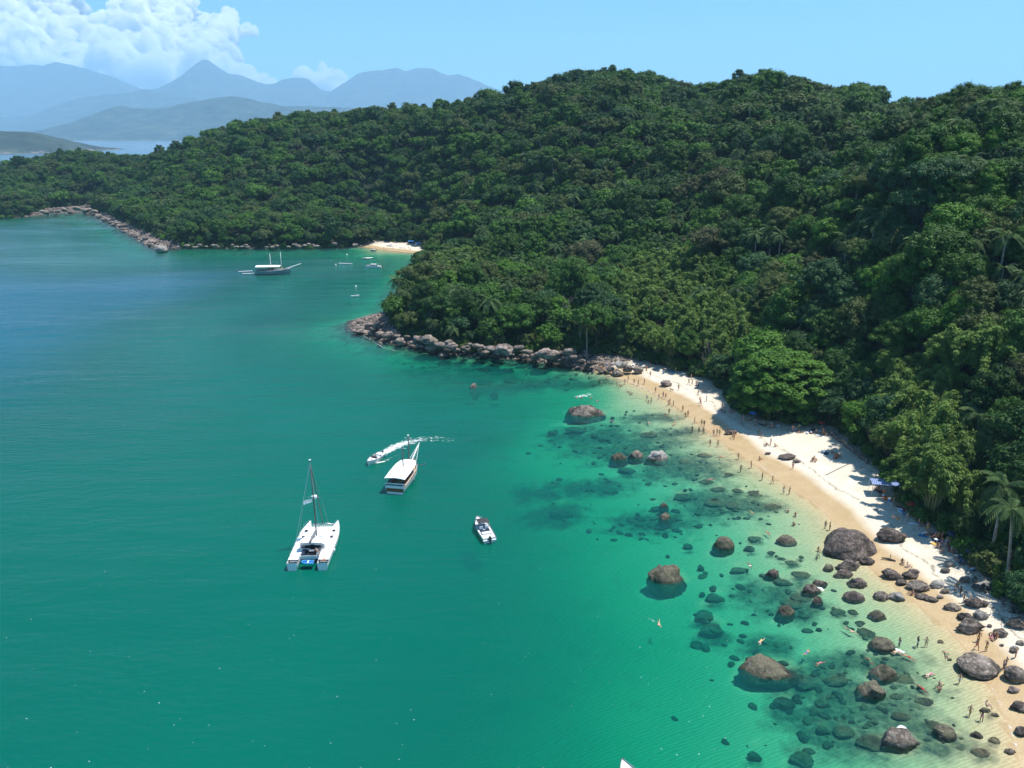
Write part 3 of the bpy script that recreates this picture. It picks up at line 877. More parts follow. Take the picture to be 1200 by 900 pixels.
# keep room for the big spreading tree on the beach and a few single ones
BIG = G(915, 488, 2.0)
room = np.hypot((X - BIG.x), (Y - BIG.y)) > 9.5
inview = (PX > -20) & (PX < 1220) & (PY > -20) & (PY < 930) & (hidden < 3.0)
size = sc * F * 10 / PZ
order = np.argsort(-np.where(inview & room & (kind == 0), size, -1))
single = np.zeros(NT_, bool); single[order[:290]] = True
single |= (kind > 0) & inview & room
rest = room & ~single
print('trees', NT_, 'single', single.sum(), 'palms', (single & (kind == 1)).sum(), 'bamboo', (single & (kind == 2)).sum(), 'rest', rest.sum())
def scatter(name, pts, vi, sca, rt, meshes, label, cat):
    """one stuff object: meshes placed on points by geometry nodes"""
    me = bpy.data.meshes.new(name)
    me.vertices.add(len(pts)); me.vertices.foreach_set('co', np.asarray(pts, np.float32).ravel())
    fattr(me, 'size', sca); fattr(me, 'turn', rt)
    a = me.attributes.new('pick', 'INT', 'POINT'); a.data.foreach_set('value', np.asarray(vi, np.int32))
    o = obj(name, me)
    ng = bpy.data.node_groups.new(name, 'GeometryNodeTree')
    ng.interface.new_socket('Geometry', in_out='INPUT', socket_type='NodeSocketGeometry')
    ng.interface.new_socket('Geometry', in_out='OUTPUT', socket_type='NodeSocketGeometry')
    N = ng.nodes.new; L = ng.links.new
    gi, go = N('NodeGroupInput'), N('NodeGroupOutput')
    ip = N('GeometryNodeInstanceOnPoints'); ip.inputs['Pick Instance'].default_value = True
    jn = N('GeometryNodeJoinGeometry')
    for m in meshes:
        src = bpy.data.objects.new(name + '_source', m)
        inf = N('GeometryNodeObjectInfo'); inf.inputs['Object'].default_value = src
        g2i = N('GeometryNodeGeometryToInstance')
        L(inf.outputs['Geometry'], g2i.inputs[0]); L(g2i.outputs[0], jn.inputs[0])
    def na(nm, typ):
        n = N('GeometryNodeInputNamedAttribute'); n.data_type = typ; n.inputs['Name'].default_value = nm
        return n.outputs['Attribute']
    cx = N('ShaderNodeCombineXYZ'); L(na('turn', 'FLOAT'), cx.inputs[2])
    L(gi.outputs[0], ip.inputs['Points']); L(jn.outputs[0], ip.inputs['Instance'])
    L(na('pick', 'INT'), ip.inputs['Instance Index']); L(cx.outputs[0], ip.inputs['Rotation']); L(na('size', 'FLOAT'), ip.inputs['Scale'])
    L(ip.outputs[0], go.inputs[0])
    md = o.modifiers.new('scatter', 'NODES'); md.node_group = ng
    tag(o, label, cat, kind='stuff')
    return o
r_ = rest
pick = rng.integers(0, 7, NT_)
pick = np.where(kind == 1, 7 + rng.integers(0, 2, NT_), pick)
# distant palms in the mass carry their trunks
def join_np(name, parts, mats):
    V, Fs, M, n = [], [], [], 0
    for me, mi, off in parts:
        v = np.zeros(len(me.vertices) * 3, np.float32); me.vertices.foreach_get('co', v); v = v.reshape(-1, 3) + np.array(off, np.float32)
        V.append(v)
        for p in me.polygons: Fs.append([i + n for i in p.vertices]); M.append(mi)
        n += len(v)
    me = bpy.data.meshes.new(name); me.from_pydata(np.concatenate(V).tolist(), [], Fs); me.polygons.foreach_set('material_index', M); me.update()
    for m in mats: me.materials.append(m)
    return me
PALM_ALL = [join_np('palm', [(PALM_CROWN[i], 0, (PALM_TRUNK[i][1], 0, PALM_TRUNK[i][0])), (PALM_TRUNK[i][2], 1, (0, 0, 0))], [M_palm, M_bark]) for i in range(2)]
scatter('forest', np.stack([X, Y, z - .3], -1)[r_], pick[r_], sc[r_], rot[r_], FARV + PALM_ALL, 'dense mass of small tropical trees covering the hills', 'forest')

# undergrowth along the edge of the wood and between the trunks
UX, UY = [], []
for (y0, y1, s) in ((60, 330, 2.3), (330, 720, 3.6)):
    a, b = jitter_grid(-560, 200, y0, y1, s, rng); UX.append(a); UY.append(b)
UX, UY = np.concatenate(UX), np.concatenate(UY)
m = np.abs(UX) < UY * .72 + 40; UX, UY = UX[m], UY[m]
uz, udc, udf, us = ground_fields(UX, UY)
m = (udf > 0.4) & (udf < 15)
UX, UY, uz = UX[m], UY[m], uz[m]
upx, upy, upz = PIX(UX, UY, uz); m = (upx > -150) & (upx < 1350) & (upy < 1000) & (upz > 30)
UX, UY, uz = UX[m], UY[m], uz[m]
BUSH = [broadleaf_crown(500 + s, 9, 90, 0.9, 3.6, 3.0, 2.4, lob=(1.3, 2.2)).mesh('crown', M_mixed) for s in range(3)]
scatter('undergrowth', np.stack([UX, UY, uz - .2], -1), rng.integers(0, 3, len(UX)), rng.uniform(.28, .55, len(UX)), rng.uniform(0, 6.28, len(UX)), BUSH, 'low leafy undergrowth along the edge of the wood', 'undergrowth')
print('undergrowth', len(UX))

def zone(px, py):
    if py < 135 and px > 1020: return 'on the right hand ridge top'
    if py < 150: return 'near the skyline of the wooded hill'
    if px < 470: return 'on the far wooded hill across the bay'
    if px < 640: return 'on the wooded point above the rocks' if py > 300 else 'on the shoulder above the small cove'
    if px < 860: return 'above the rocky end of the beach' if py > 320 else 'high on the slope behind the rocky shore'
    if px < 1010: return 'behind the big spreading beach tree' if py > 320 else 'on the middle of the hillside'
    return 'at the edge of the near sand' if py > 520 else ('on the near slope above the blue awning' if py > 330 else 'high on the near right slope')
TONES = list(LEAF_TONES)
tone_noise = fbm(X / 38, Y / 38)
ids = np.nonzero(single)[0]
for i in ids:
    loc = (X[i], Y[i], z[i] - .3); px, py = PX[i], PY[i]; zn = zone(px, py)
    if kind[i] == 0:
        s = float(sc[i]); v = int(rng.integers(0, 8))
        w = rng.random() + tone_noise[i] * .5
        tn = 'brownish' if (w > .93 and rng.random() < .3) else 'olive green' if w > .82 else 'bright green' if w > .68 else 'mid green' if w > .36 else 'blue green' if w > .2 else 'dark green'
        e = empty('broadleaf_tree', loc, float(rot[i]), s)
        sz = 'small' if s < .75 else 'tall' if s > 1.1 else 'medium'
        hab = ['rounded', 'upright', 'spreading', 'upright', 'rounded', 'rounded', 'narrow', 'spreading'][v]
        tag(e, f'{sz} {hab} {tn} broadleaf tree {zn}', 'tree', 'trees of the hillside wood')
        c = obj('crown', NEAR[v][0], e, [M_leaf[tn]]); k = obj('trunk', NEAR[v][1], e)
    elif kind[i] == 1:
        p = int(rng.integers(0, 3)); hh, ln, tm = PALM_TRUNK[p]
        s = float(sc[i]) * 1.05
        e = empty('palm_tree', loc, float(rot[i]), s)
        lean = ['straight', 'leaning', 'bent'][p]
        tag(e, f'palm with {lean} pale trunk {zn}', 'palm', 'palms rising out of the wood')
        obj('trunk', tm, e)
        if PZ[i] < 230:
            rp = random.Random(int(i))
            for q in range(16):
                f = obj('frond', FROND_ME[q % 3], e)
                f.location = (ln, 0, hh); f.rotation_euler = (0, rp.uniform(-.3, .4), q * 2.4 + rp.uniform(-.2, .2)); f.scale = (rp.uniform(.85, 1.1),) * 3
        else:
            c = obj('crown', PALM_CROWN[p], e); c.location = (ln, 0, hh)
    else:
        p = int(rng.integers(0, 3))
        bs = float(rng.uniform(.9, 1.35))
        e = empty('bamboo_clump', loc, float(rot[i]), bs)
        tag(e, f'{"low" if bs < 1.05 else "tall" if bs > 1.2 else "middling"} clump of yellow green bamboo plumes {zn}', 'bamboo', 'bamboo clumps in the wood')
        obj('foliage', BAMBOO[p][0], e); obj('stem', BAMBOO[p][1], e)
# ================================================================== ROCKS
def rock_mat(name, lo, mid, hi, moss=0.0):
    t = NT(name)
    P = t.pos(); sx = t.n('ShaderNodeSeparateXYZ'); t.l(P, sx.inputs[0])
    oi = t.n('ShaderNodeObjectInfo').outputs['Random']
    n1 = t.noise(0.9, 7, 0.68, P); n2 = t.noise(5.0, 5, 0.7, P); n3 = t.noise(0.35, 4, 0.6, P)
    c = t.ramp(t.math('ADD', t.math('MULTIPLY', n1, .75), t.math('MULTIPLY', n2, .25)), [(0.36, lo), (0.5, mid), (0.64, hi)])
    n4 = t.noise(2.1, 6, 0.7, P)
    c = t.mix(t.mapr(n4, 0.54, 0.64, 0, 0.8), c, tuple(min(.55, x * 1.25) for x in hi))       # pale lichen
    c = t.mix(t.mapr(n3, 0.53, 0.62, 0, 0.8), c, tuple(x * .4 for x in lo))                   # dark stains
    if moss: c = t.mix(t.mapr(n1, 0.42, 0.62, 0, moss), c, (0.10, 0.105, 0.04))
    c = t.mix(1.0, c, t.mapr(oi, 0, 1, 0.75, 1.15), 'MULTIPLY')
    wl = t.math('ADD', sx.outputs[2], t.math('MULTIPLY', t.math('SUBTRACT', n1, 0.5), 0.5))
    wet = t.mapr(wl, 0.15, 0.38, 1.0, 0.0)
    c = t.mix(wet, c, t.mix(1.0, c, (0.42, 0.40, 0.34), 'MULTIPLY'))                         # band kept wet by the sea
    h = t.math('ADD', t.math('MULTIPLY', n1, 1.0), t.math('MULTIPLY', n2, 0.35))
    t.surf(t.princ(c, t.mapr(wet, 0, 1, 0.8, 0.35), t.bump(h, 1.0, 0.6)))
    return t.m
M_rock = {
    'grey brown': rock_mat('granite_grey_brown', (0.05, 0.038, 0.03), (0.17, 0.135, 0.105), (0.38, 0.32, 0.27)),
    'dark': rock_mat('granite_dark', (0.028, 0.02, 0.016), (0.085, 0.062, 0.05), (0.26, 0.21, 0.18)),
    'pinkish': rock_mat('granite_pinkish', (0.10, 0.075, 0.062), (0.24, 0.185, 0.155), (0.40, 0.32, 0.27)),
    'pale': rock_mat('granite_pale', (0.16, 0.14, 0.12), (0.32, 0.29, 0.26), (0.48, 0.45, 0.41)),
    'mossy': rock_mat('granite_mossy', (0.05, 0.043, 0.03), (0.135, 0.118, 0.08), (0.29, 0.255, 0.19), 0.6),
    'drowned': rock_mat('rock_drowned', (0.09, 0.09, 0.05), (0.26, 0.235, 0.14), (0.44, 0.40, 0.26), 0.4),
}
def rock_mesh(seed, style, sub=4):
    V, Fc = ICO[sub]; rg = np.random.default_rng(seed)
    o = rg.uniform(0, 50, 3)
    V = V.copy()
    # a few cleavage planes give flat faces and edges
    for k in range({'round': 6, 'blocky': 10, 'flat': 8, 'ridge': 9}[style]):
        n = rg.normal(size=3); n /= np.linalg.norm(n)
        d = rg.uniform(0.62, 0.9) if style != 'round' else rg.uniform(0.78, 0.95)
        s = V @ n - d
        V = V - np.where(s > 0, s, 0)[:, None] * n * 0.9
    nn = fbm(V[:, 0] * 1.1 + o[0], V[:, 1] * 1.1 + o[1], V[:, 2] * 1.1 + o[2], o=5)
    V = V * (1 + nn * {'round': .24, 'blocky': .42, 'flat': .4, 'ridge': .6}[style])[:, None]
    n2_ = np.abs(fbm(V[:, 0] * 2.8 + o[2], V[:, 1] * 2.8 + o[0], V[:, 2] * 2.8 + o[1], o=4)); V = V * (1 + {'round': .10, 'blocky': .26, 'flat': .26, 'ridge': .32}[style] * (n2_ - .2))[:, None]
    ck = np.abs(fbm(V[:, 0] * 1.6 + o[1], V[:, 1] * 1.6 + o[2], V[:, 2] * 1.6, o=2))
    V = V * (1 - 0.10 * np.exp(-(ck / .035) ** 2))[:, None]                                    # cracks
    if style == 'ridge': V[:, 2] *= 1 + .3 * np.cos(V[:, 0] * 2)
    lo, hi = V.min(0), V.max(0)
    V = (V - (lo + hi) / 2) / ((hi - lo) / 2)
    return np_mesh('boulder', V, Fc.astype(np.int32), [M_rock['grey brown']], True)
RM = {'round': [rock_mesh(i, 'round') for i in (1, 2, 3)], 'blocky': [rock_mesh(i, 'blocky') for i in (11, 12, 13, 14)],
      'flat': [rock_mesh(i, 'flat') for i in (21, 22, 23)], 'ridge': [rock_mesh(i, 'ridge') for i in (31, 32)]}
RMS = [rock_mesh(60 + i, ('round', 'blocky', 'blocky', 'flat')[i % 4], 3) for i in range(8)]

ROCKD = []
def rock(px, py, w, h, tone, style, label, cat='rock', name='boulder', group=None, sub=False, rz=None, small=False, ratio=None):
    t0 = depth_at(px, py); d = ray(px, py)
    W = w * t0 / F
    sd = -d.z / d.length; cd = math.sqrt(1 - sd * sd)
    Dy = W * (ratio or {'round': .85, 'blocky': .75, 'flat': .62, 'ridge': .55}[style])
    hh = (h * t0 / F - .9 * Dy * sd) / (.65 * cd + .1)
    hh = min(max(hh, W * (.2 if style == 'round' else .13)), W * (.55 if style == 'round' else .42))
    p = G(px, py, 0.0); gz = ground_z(p.x, p.y)
    if sub:
        top = gz * random.uniform(.35, .6) if gz < -.3 else gz + .3
        c = max((top - gz) * .6, .25); cz = top - c
        p = G(px, py, cz * .5)
    elif gz < 0:
        hh *= .78                                                             # most of a rock in the sea lies under water
        cz = max(gz * .6, -W * .4) - .05; c = hh - cz
        p = G(px, py, hh * .4)
    else:
        c = hh * .68; cz = gz + hh - c
        p = G(px, py, gz + hh * .4)
    me = random.choice(RMS) if small else random.choice(RM[style])
    o = bpy.data.objects.new(name, me); link(o); set_mats(o, [M_rock[tone]])
    o.location = (p.x, p.y, cz); o.scale = (W / 2, Dy / 2, c)
    o.rotation_euler = (random.uniform(-.1, .1), random.uniform(-.1, .1), random.uniform(-.35, .35) + random.choice((0, math.pi)) if rz is None else rz)
    if gz < 0: ROCKD.append((p.x, p.y, W / 2, Dy / 2, cz + c if sub else -.1))
    tag(o, label, cat, group)
    return o
ROCKS = [
 (686,480,50,18,'grey brown','flat','broad flat rock in the bay with sunbathers on its back edge'),
 (725,534,22,13,'mossy','flat','low wet rock at the left of the row of three in the bay'),
 (745,532,24,18,'grey brown','ridge','middle rock with a slanting face in the row of three in the bay'),
 (769,533,29,23,'pale','blocky','rock with a whitish top at the right of the row of three in the bay'),
 (556,452,14,10,'pinkish','blocky','single pinkish rock in the sea below the wooded point'),
 (783,671,48,39,'mossy','blocky','big square brown rock standing alone in green water'),
 (848,635,26,24,'mossy','round','round brown rock alone in green water, between square rock and beach'),
 (780,604,17,13,'mossy','blocky','small rock rising out of the dark reef in mid bay'),
 (778,591,12,8,'mossy','flat','little flat rock just behind the small rock of the dark reef'),
 (902,780,74,31,'mossy','flat','largest long flat rock at the left of the near reef'),
 (994,635,64,41,'dark','round','huge smooth dark boulder at the edge of the water'),
 (1045,627,34,17,'dark','flat','dark cracked boulder with people seated on it on the sand'),
 (1020,806,36,30,'mossy','blocky','square mossy rock in the middle of the near reef'),
 (1055,863,55,30,'grey brown','ridge','ridge backed rock with a pale crest at the bottom of the near reef'),
 (1147,780,47,29,'grey brown','round','big smooth grey boulder on the wet sand, two people behind it'),
 (1190,790,26,28,'grey brown','round','brown boulder at the right edge beside the big smooth grey one'),
 (1138,733,34,20,'grey brown','ridge','wedge shaped grey boulder leaning against a pale one on the sand'),
 (1131,722,17,12,'dark','blocky','dark lump behind the wedge shaped grey boulder'),
 (1150,720,18,13,'pale','blocky','pale boulder behind the wedge shaped one on the sand'),
 (1190,730,22,17,'grey brown','blocky','boulder on dry sand at the right edge near the bushes'),
 (1172,741,17,12,'grey brown','blocky','small grey block with a person beside it on dry sand'),
 (1140,706,24,14,'dark','ridge','dark jagged boulder beside the standing group of four'),
 (1153,707,10,9,'dark','round','small dark stone touching the jagged dark boulder'),
 (1116,711,20,9,'grey brown','flat','low oval boulder in front of the standing group of four'),
 (1076,686,25,14,'grey brown','blocky','brown boulder with a flat top in the middle of the near sand'),
 (1098,684,19,9,'pale','flat','pale flat slab right of the brown flat topped boulder'),
 (1108,692,11,7,'grey brown','flat','small oval stone below the pale flat slab'),
 (1046,673,26,12,'dark','flat','low dark rock at the left of a pair on the near sand'),
 (1068,672,22,14,'dark','ridge','dark rock sloping left, right hand one of a pair on the near sand'),
 (1057,682,13,9,'dark','blocky','small dark rock below the pair on the near sand'),
 (1033,697,18,13,'grey brown','round','round brown rock touching an upright pale one at the water edge'),
 (1050,698,21,24,'pale','blocky','upright pale streaked rock at the water edge'),
 (1092,702,16,7,'grey brown','flat','little flat brown stone right of the reclining person'),
 (1081,699,16,7,'dark','flat','thin dark stone beside the reclining person'),
 (1102,699,8,5,'grey brown','flat','smallest stone in line with the flat stones on wet sand'),
 (1001,697,26,14,'dark','round','dark round rock awash in the shallows left of the upright pale rock'),
 (1028,719,20,16,'mossy','blocky','square mossy rock in clear shallows below the upright pale rock'),
 (993,661,31,15,'dark','ridge','long dark rock just below the huge dark boulder'),
 (988,671,25,11,'dark','flat','flat dark rock under the long one, in shallow water'),
 (1004,681,23,17,'dark','blocky','dark block at the end of the two long dark rocks'),
 (1016,657,17,10,'dark','blocky','small dark wedge right below the huge dark boulder'),
 (971,664,12,10,'mossy','round','small rounded rock in water left of the long dark rock'),
 (905,670,22,14,'dark','ridge','dark rock with a pale tip, far left of the near rock cluster'),
 (922,631,25,13,'mossy','round','oval rock barely awash left of the huge dark boulder'),
 (951,689,30,14,'dark','ridge','dark rock breaking the water in the middle of the near cluster'),
 (958,702,14,12,'dark','round','round dark rock at the right tail of the near cluster'),
 (921,714,22,15,'mossy','round','round brown rock alone below the near cluster'),
 (961,682,20,9,'dark','flat','flat rock behind the middle rock of the near cluster'),
 (1034,753,30,19,'mossy','round','rounded rock half under water with two bathers at its right'),
 (1036,786,32,24,'mossy','blocky','mossy rock behind the square one of the near reef'),
 (1108,856,27,20,'mossy','round','brown round rock paired with a drowned one in the lower right'),
 (1145,860,14,9,'mossy','flat','small flat mossy rock in the shallows at lower right'),
 (1184,880,14,9,'grey brown','flat','small flat stone near the bottom right corner'),
 (1197,857,15,14,'dark','round','dark rock cut by the right edge near the bottom'),
 (1194,828,20,15,'dark','blocky','dark wet block at the right edge below the brown boulder'),
 (1188,808,14,9,'pinkish','flat','brownish flat stone just under the brown boulder at right edge'),
 (1155,831,14,10,'mossy','ridge','little mossy rock in the shallows with a person on it'),
 (923,535,21,7,'dark','flat','flat dark slab on wet sand in mid beach'),
 (934,540,10,4,'dark','flat','sliver of dark rock at the tail of the flat slab'),
 (900,531,8,3,'dark','flat','tiny dark stone left of the flat slab on wet sand'),
 (857,506,17,6,'dark','flat','low dark stone in the wash at the white foam line'),
 (1108,668,11,6,'pale','flat','pale stone half sunk in dry sand, upper one'),
 (1131,679,14,8,'grey brown','flat','grey half sunk stone on dry sand right of the pale one'),
 (1146,688,14,8,'grey brown','round','grey rounded stone on dry sand near the bushes'),
 (1112,660,13,8,'pale','flat','pale stone at the edge of the tree shade'),
 (1189,759,10,5,'pale','flat','pale chip of rock at the right edge on dry sand'),
 (1196,753,10,8,'grey brown','blocky','grey stone at the right edge above the pale chip'),
 (1188,762,9,7,'dark','blocky','dark stone under the pale chip at the right edge'),
 (1160,733,6,4,'dark','blocky','fist like dark stone between wedge boulder and grey block'),
 (1174,756,5,3,'dark','flat','tiny dark stone below the grey block on wet sand'),
 (724,437,14,9,'grey brown','blocky','grey boulder at the head of the beach near the rock pile'),
 (736,432,13,9,'dark','blocky','dark boulder where the rock pile meets the sand'),
 (748,433,12,8,'grey brown','round','rounded boulder in dappled shade at the beach head'),
 (781,449,14,8,'pinkish','blocky','reddish boulder on white sand near the dog walker'),
 (728,427,16,8,'pale','flat','pale flat boulder under the first trees of the beach'),
]
ROCKP = []
for r in ROCKS:
    rock(*r); ROCKP.append((r[0], r[1], r[6]))
for px, py, w, h, lb in SUNK:
    rock(px, py, w, h, 'drowned', random.choice(('flat', 'blocky', 'blocky')), lb, name='drowned_rock', sub=True)

# rock piles along the shores
def along(poly, n, rg, spread_in, spread_out):
    P = np.array(poly, float); L = np.r_[0, np.cumsum(np.hypot(*np.diff(P, axis=0).T))]
    s = np.sort(rg.uniform(0, L[-1], n))
    x = np.interp(s, L, P[:, 0]); y = np.interp(s, L, P[:, 1])
    return x, y
rg = np.random.default_rng(99)
HEADBIG = [(424,388,30,9,'flat','long low slab at the tip of the wooded point'),(434,381,15,11,'blocky','pale pinkish block standing on the tip of the wooded point'),(470,400,17,11,'round','rounded boulder in the rock pile nearest the point tip'),
 (503,398,24,15,'blocky','steep faced boulder under overhanging leaves of the point'),(508,407,24,12,'flat','sloping slab at the water under the steep faced boulder'),(528,405,20,15,'blocky','tall block right of the sloping slab'),
 (520,415,18,9,'round','low wet boulder in front of the sloping slab'),(592,409,27,19,'blocky','biggest upright face of rock in the middle of the rock pile'),(641,414,28,15,'blocky','wide fractured boulder near the beach end of the rock pile'),
 (668,412,18,11,'round','dark round boulder near the beach end of the rock pile'),(545,408,15,8,'flat','flat grey rock between two gaps of the rock pile'),(455,392,18,9,'flat','flat topped rock behind the point tip'),
 (575,408,14,10,'blocky','squat block left of the biggest upright face'),(626,418,16,9,'flat','ledge of rock left of the wide fractured boulder'),(656,421,18,9,'blocky','broken block at the water near the beach end'),(445,402,9,6,'round','lone little rock awash off the point tip')]
for px, py, w, h, st, lb in HEADBIG:
    rock(px, py, w * .85, h * .7, 'pinkish' if rg.random() < .6 else 'grey brown', st if st != 'round' else 'blocky', lb)
hx, hy = along([(413,378),(440,388),(475,398),(520,407),(560,411),(600,414),(645,419),(690,428),(715,436)], 120, rg, 0, 0)
for a, b in zip(hx, hy):
    b += rg.uniform(-8, 4) if a > 450 else rg.uniform(-8, 4)
    s = rg.choice([5, 7, 9, 12], p=[.35, .35, .2, .1]) * rg.uniform(.8, 1.2)
    tn = rg.choice(['pinkish', 'pinkish', 'grey brown', 'dark'])
    w = {'pinkish': 'pinkish grey', 'grey brown': 'grey brown', 'dark': 'dark wet'}[str(tn)]
    pos = 'at the tip of the wooded point' if a < 465 else 'under the overhanging trees' if a < 560 else 'in the middle of the rock pile' if a < 640 else 'where the rock pile runs into the sand'
    rock(a, b, s, s * .62, str(tn), 'blocky', f'{"small" if s < 7 else "middling"} {w} boulder {pos}', small=True, group='boulders of the rock pile below the wood')
fx, fy = along([(40,252),(70,249),(100,247),(126,258),(150,271),(172,285),(195,291)], 78, rg, 0, 0)
for a, b in zip(fx, fy):
    s = rg.uniform(4, 10); b += rg.uniform(-4.5, 1.5)
    pos = 'on the far bay shore' if a < 110 else 'on the rocky spit across the bay'
    rock(a, b, s * .85, s * .42, 'pinkish' if rg.random() < .5 else 'grey brown', 'blocky', f'{"small" if s < 6.5 else "larger"} brownish boulder {pos}', small=True, group='pale boulders lining the far shore')
rock(189,292,15,7,'pale','round','largest pale rounded boulder at the end of the far spit')
fx, fy = along([(195,291),(230,289),(280,289),(330,289),(380,288),(425,287)], 44, rg, 0, 0)
for a, b in zip(fx, fy):
    s = rg.uniform(3, 7); b += rg.uniform(-2.5, .8)
    rock(a, b, s, s * .55, 'pinkish' if rg.random() < .5 else 'grey brown', 'blocky', 'small boulder at the foot of the dark far trees', small=True, group='boulders lining the foot of the far wood')
# rubble along the top of the near beach
for k in range(26):
    f = k / 25; a = 1140 + 62 * f + rg.uniform(-5, 5); b = 676 + 48 * f + rg.uniform(-5, 4)
    s = rg.uniform(3.5, 8)
    rock(a, b, s, s * .6, str(rg.choice(['grey brown', 'pinkish', 'dark'])), 'blocky', 'small stone in the rubble line below the bushes', small=True, group='rubble below the bushes of the near beach')

# loose rubble that fills the rocky shores between the boulders
RX, RY = [], []
for (x0, x1, y0, y1, sp_) in ((-140, 60, 205, 345, .95), (-560, -40, 440, 720, 2.1)):
    a, b = jitter_grid(x0, x1, y0, y1, sp_, rg); RX.append(a); RY.append(b)
RX, RY = np.concatenate(RX), np.concatenate(RY)
m = np.abs(RX) < RY * .75; RX, RY = RX[m], RY[m]
rz_, rdc, rdf, rsd = ground_fields(RX, RY)
m = (rdc > -2.2) & (rdf < 2.5) & (rsd < .55) & (rdc < 16) & (np.abs(rdc) < 20)
RX, RY, rz_ = RX[m], RY[m], rz_[m]
RUB = []
for i in range(5):
    V0, F0 = ICO[2]; nn = fbm(V0[:, 0] * 1.3 + i * 7, V0[:, 1] * 1.3, V0[:, 2] * 1.3, o=3)
    RUB.append(np_mesh('rubble', V0 * (1 + .5 * nn)[:, None] * np.array([.9, .75, .6]), F0.astype(np.int32), [M_rock['pinkish' if i < 3 else 'grey brown']], False))
scatter('rubble', np.stack([RX, RY, np.maximum(rz_, -.5) + .05], -1), rng.integers(0, 5, len(RX)), rng.uniform(.35, 1.0, len(RX)) ** 1.5 * np.where(RY > 400, 1.4, 1.0), rng.uniform(0, 6.28, len(RX)), RUB, 'loose pinkish rubble filling the rocky shores between boulders', 'rubble')
print('rubble', len(RX))

# stones and weed strewn over the dark reefs under water
SX, SY = jitter_grid(-75, 75, 72, 300, .95, rg)
sz, sdc, sdf, ssd = ground_fields(SX, SY)
den = np.zeros(len(SX))
for px, py, a, b in REEF:
    c = G(px, py); den = np.maximum(den, np.exp(-.9 * (((SX - c.x) / a) ** 2 + ((SY - c.y) / b) ** 2)))
m = (sdc < -1.5) & (rg.random(len(SX)) < den * np.where(SY < 130, .34, .13)) & (sz < -.25) & (sz > -3.2)
SX, SY, sz = SX[m], SY[m], sz[m]
STN = [np_mesh('stone', (lambda V0: V0 * (1 + .55 * fbm(V0[:, 0] * 1.3 + i * 5, V0[:, 1] * 1.3, V0[:, 2] * 1.3, o=3))[:, None] * np.array([1, .7, .45]))(ICO[2][0]), ICO[2][1].astype(np.int32), [M_rock['drowned' if i % 2 else 'mossy']], True) for i in range(4)]
ss = rg.uniform(.25, 1.0, len(SX)) ** 1.7 * .9
scatter('reef_stones', np.stack([SX, SY, sz + ss * .1], -1), rg.integers(0, 4, len(SX)), np.minimum(ss, -sz * .8), rg.uniform(0, 6.28, len(SX)), STN, 'drowned stones strewn over the dark reefs under the water', 'stones')
print('reef stones', len(SX))
# --- water
WATER_K = (0.95, 0.19, 0.25)
WATER_S = (0.000, 0.104, 0.069)
t = NT('sea_water')
P = t.pos()
dep = t.attr('depth')
comb = t.n('ShaderNodeCombineColor')
for i, k in enumerate(WATER_K):
    t.l(t.math('MULTIPLY', t.math('EXPONENT', t.math('MULTIPLY', dep, -k)), t.mapr(dep, 3.2, 7.5, 1.0, 0.0)), comb.inputs[i])
T = comb.outputs[0]
tr = t.n('ShaderNodeBsdfTransparent'); t.l(T, tr.inputs[0])
inv = t.n('ShaderNodeInvert'); t.l(T, inv.inputs['Color'])
big = t.noise(0.012, 3, 0.5, P)
Scol = t.mix(t.mapr(big, 0.35, 0.65), WATER_S, (0.000, 0.097, 0.068))
Scol = t.mix(t.mapr(dep, 7.0, 14.0), Scol, (0.000, 0.076, 0.056))
Scol = t.mix(t.mapr(dep, 13.0, 25.0), Scol, (0.000, 0.088, 0.158))  # reflected sky blue painted into the water colour of the far bay
body = t.n('ShaderNodeBsdfDiffuse'); t.l(t.mix(1.0, Scol, inv.outputs[0], 'MULTIPLY'), body.inputs[0])
add = t.n('ShaderNodeAddShader'); t.l(tr.outputs[0], add.inputs[0]); t.l(body.outputs[0], add.inputs[1])
mp = t.n('ShaderNodeMapping'); t.l(P, mp.inputs[0]); mp.inputs['Rotation'].default_value = (0, 0, R(20)); mp.inputs['Scale'].default_value = (0.6, 1.5, 1)
w1 = t.noise(0.55, 5, 0.62, mp.outputs[0]); w2 = t.noise(0.10, 3, 0.5, mp.outputs[0])
hgt = t.math('ADD', w1, t.math('MULTIPLY', w2, 1.3))
mp2 = t.n('ShaderNodeMapping'); t.l(P, mp2.inputs[0]); mp2.inputs['Rotation'].default_value = (0, 0, R(-12)); mp2.inputs['Scale'].default_value = (0.35, 1.0, 1)
wind = t.mapr(t.noise(0.022, 5, 0.6, mp2.outputs[0]), 0.38, 0.62)                      # gusts darken some stretches and leave others smooth
w3 = t.noise(0.16, 2, 0.4, mp2.outputs[0])
hgt = t.math('ADD', t.math('MULTIPLY', hgt, t.mapr(wind, 0, 1, 0.55, 1.25)), t.math('MULTIPLY', w3, 1.6))
nrm = t.bump(hgt, 0.34, 0.8)
gl = t.n('ShaderNodeBsdfGlossy'); t.l(t.mapr(wind, 0, 1, 0.13, 0.26), gl.inputs['Roughness']); t.l(nrm, gl.inputs['Normal'])
fr = t.n('ShaderNodeFresnel'); fr.inputs['IOR'].default_value = 1.30; t.l(nrm, fr.inputs['Normal'])
mixs = t.n('ShaderNodeMixShader'); t.l(fr.outputs[0], mixs.inputs[0]); t.l(add.outputs[0], mixs.inputs[1]); t.l(gl.outputs[0], mixs.inputs[2])
t.surf(mixs.outputs[0])
M_water = t.m
is_water = (GDC.ravel()[quads].min(1) < 1.0) | farq
WD = np.where(GDC < 0, np.maximum(-GZ, 0), 0.0); WD = np.where(far, 24.0, WD)
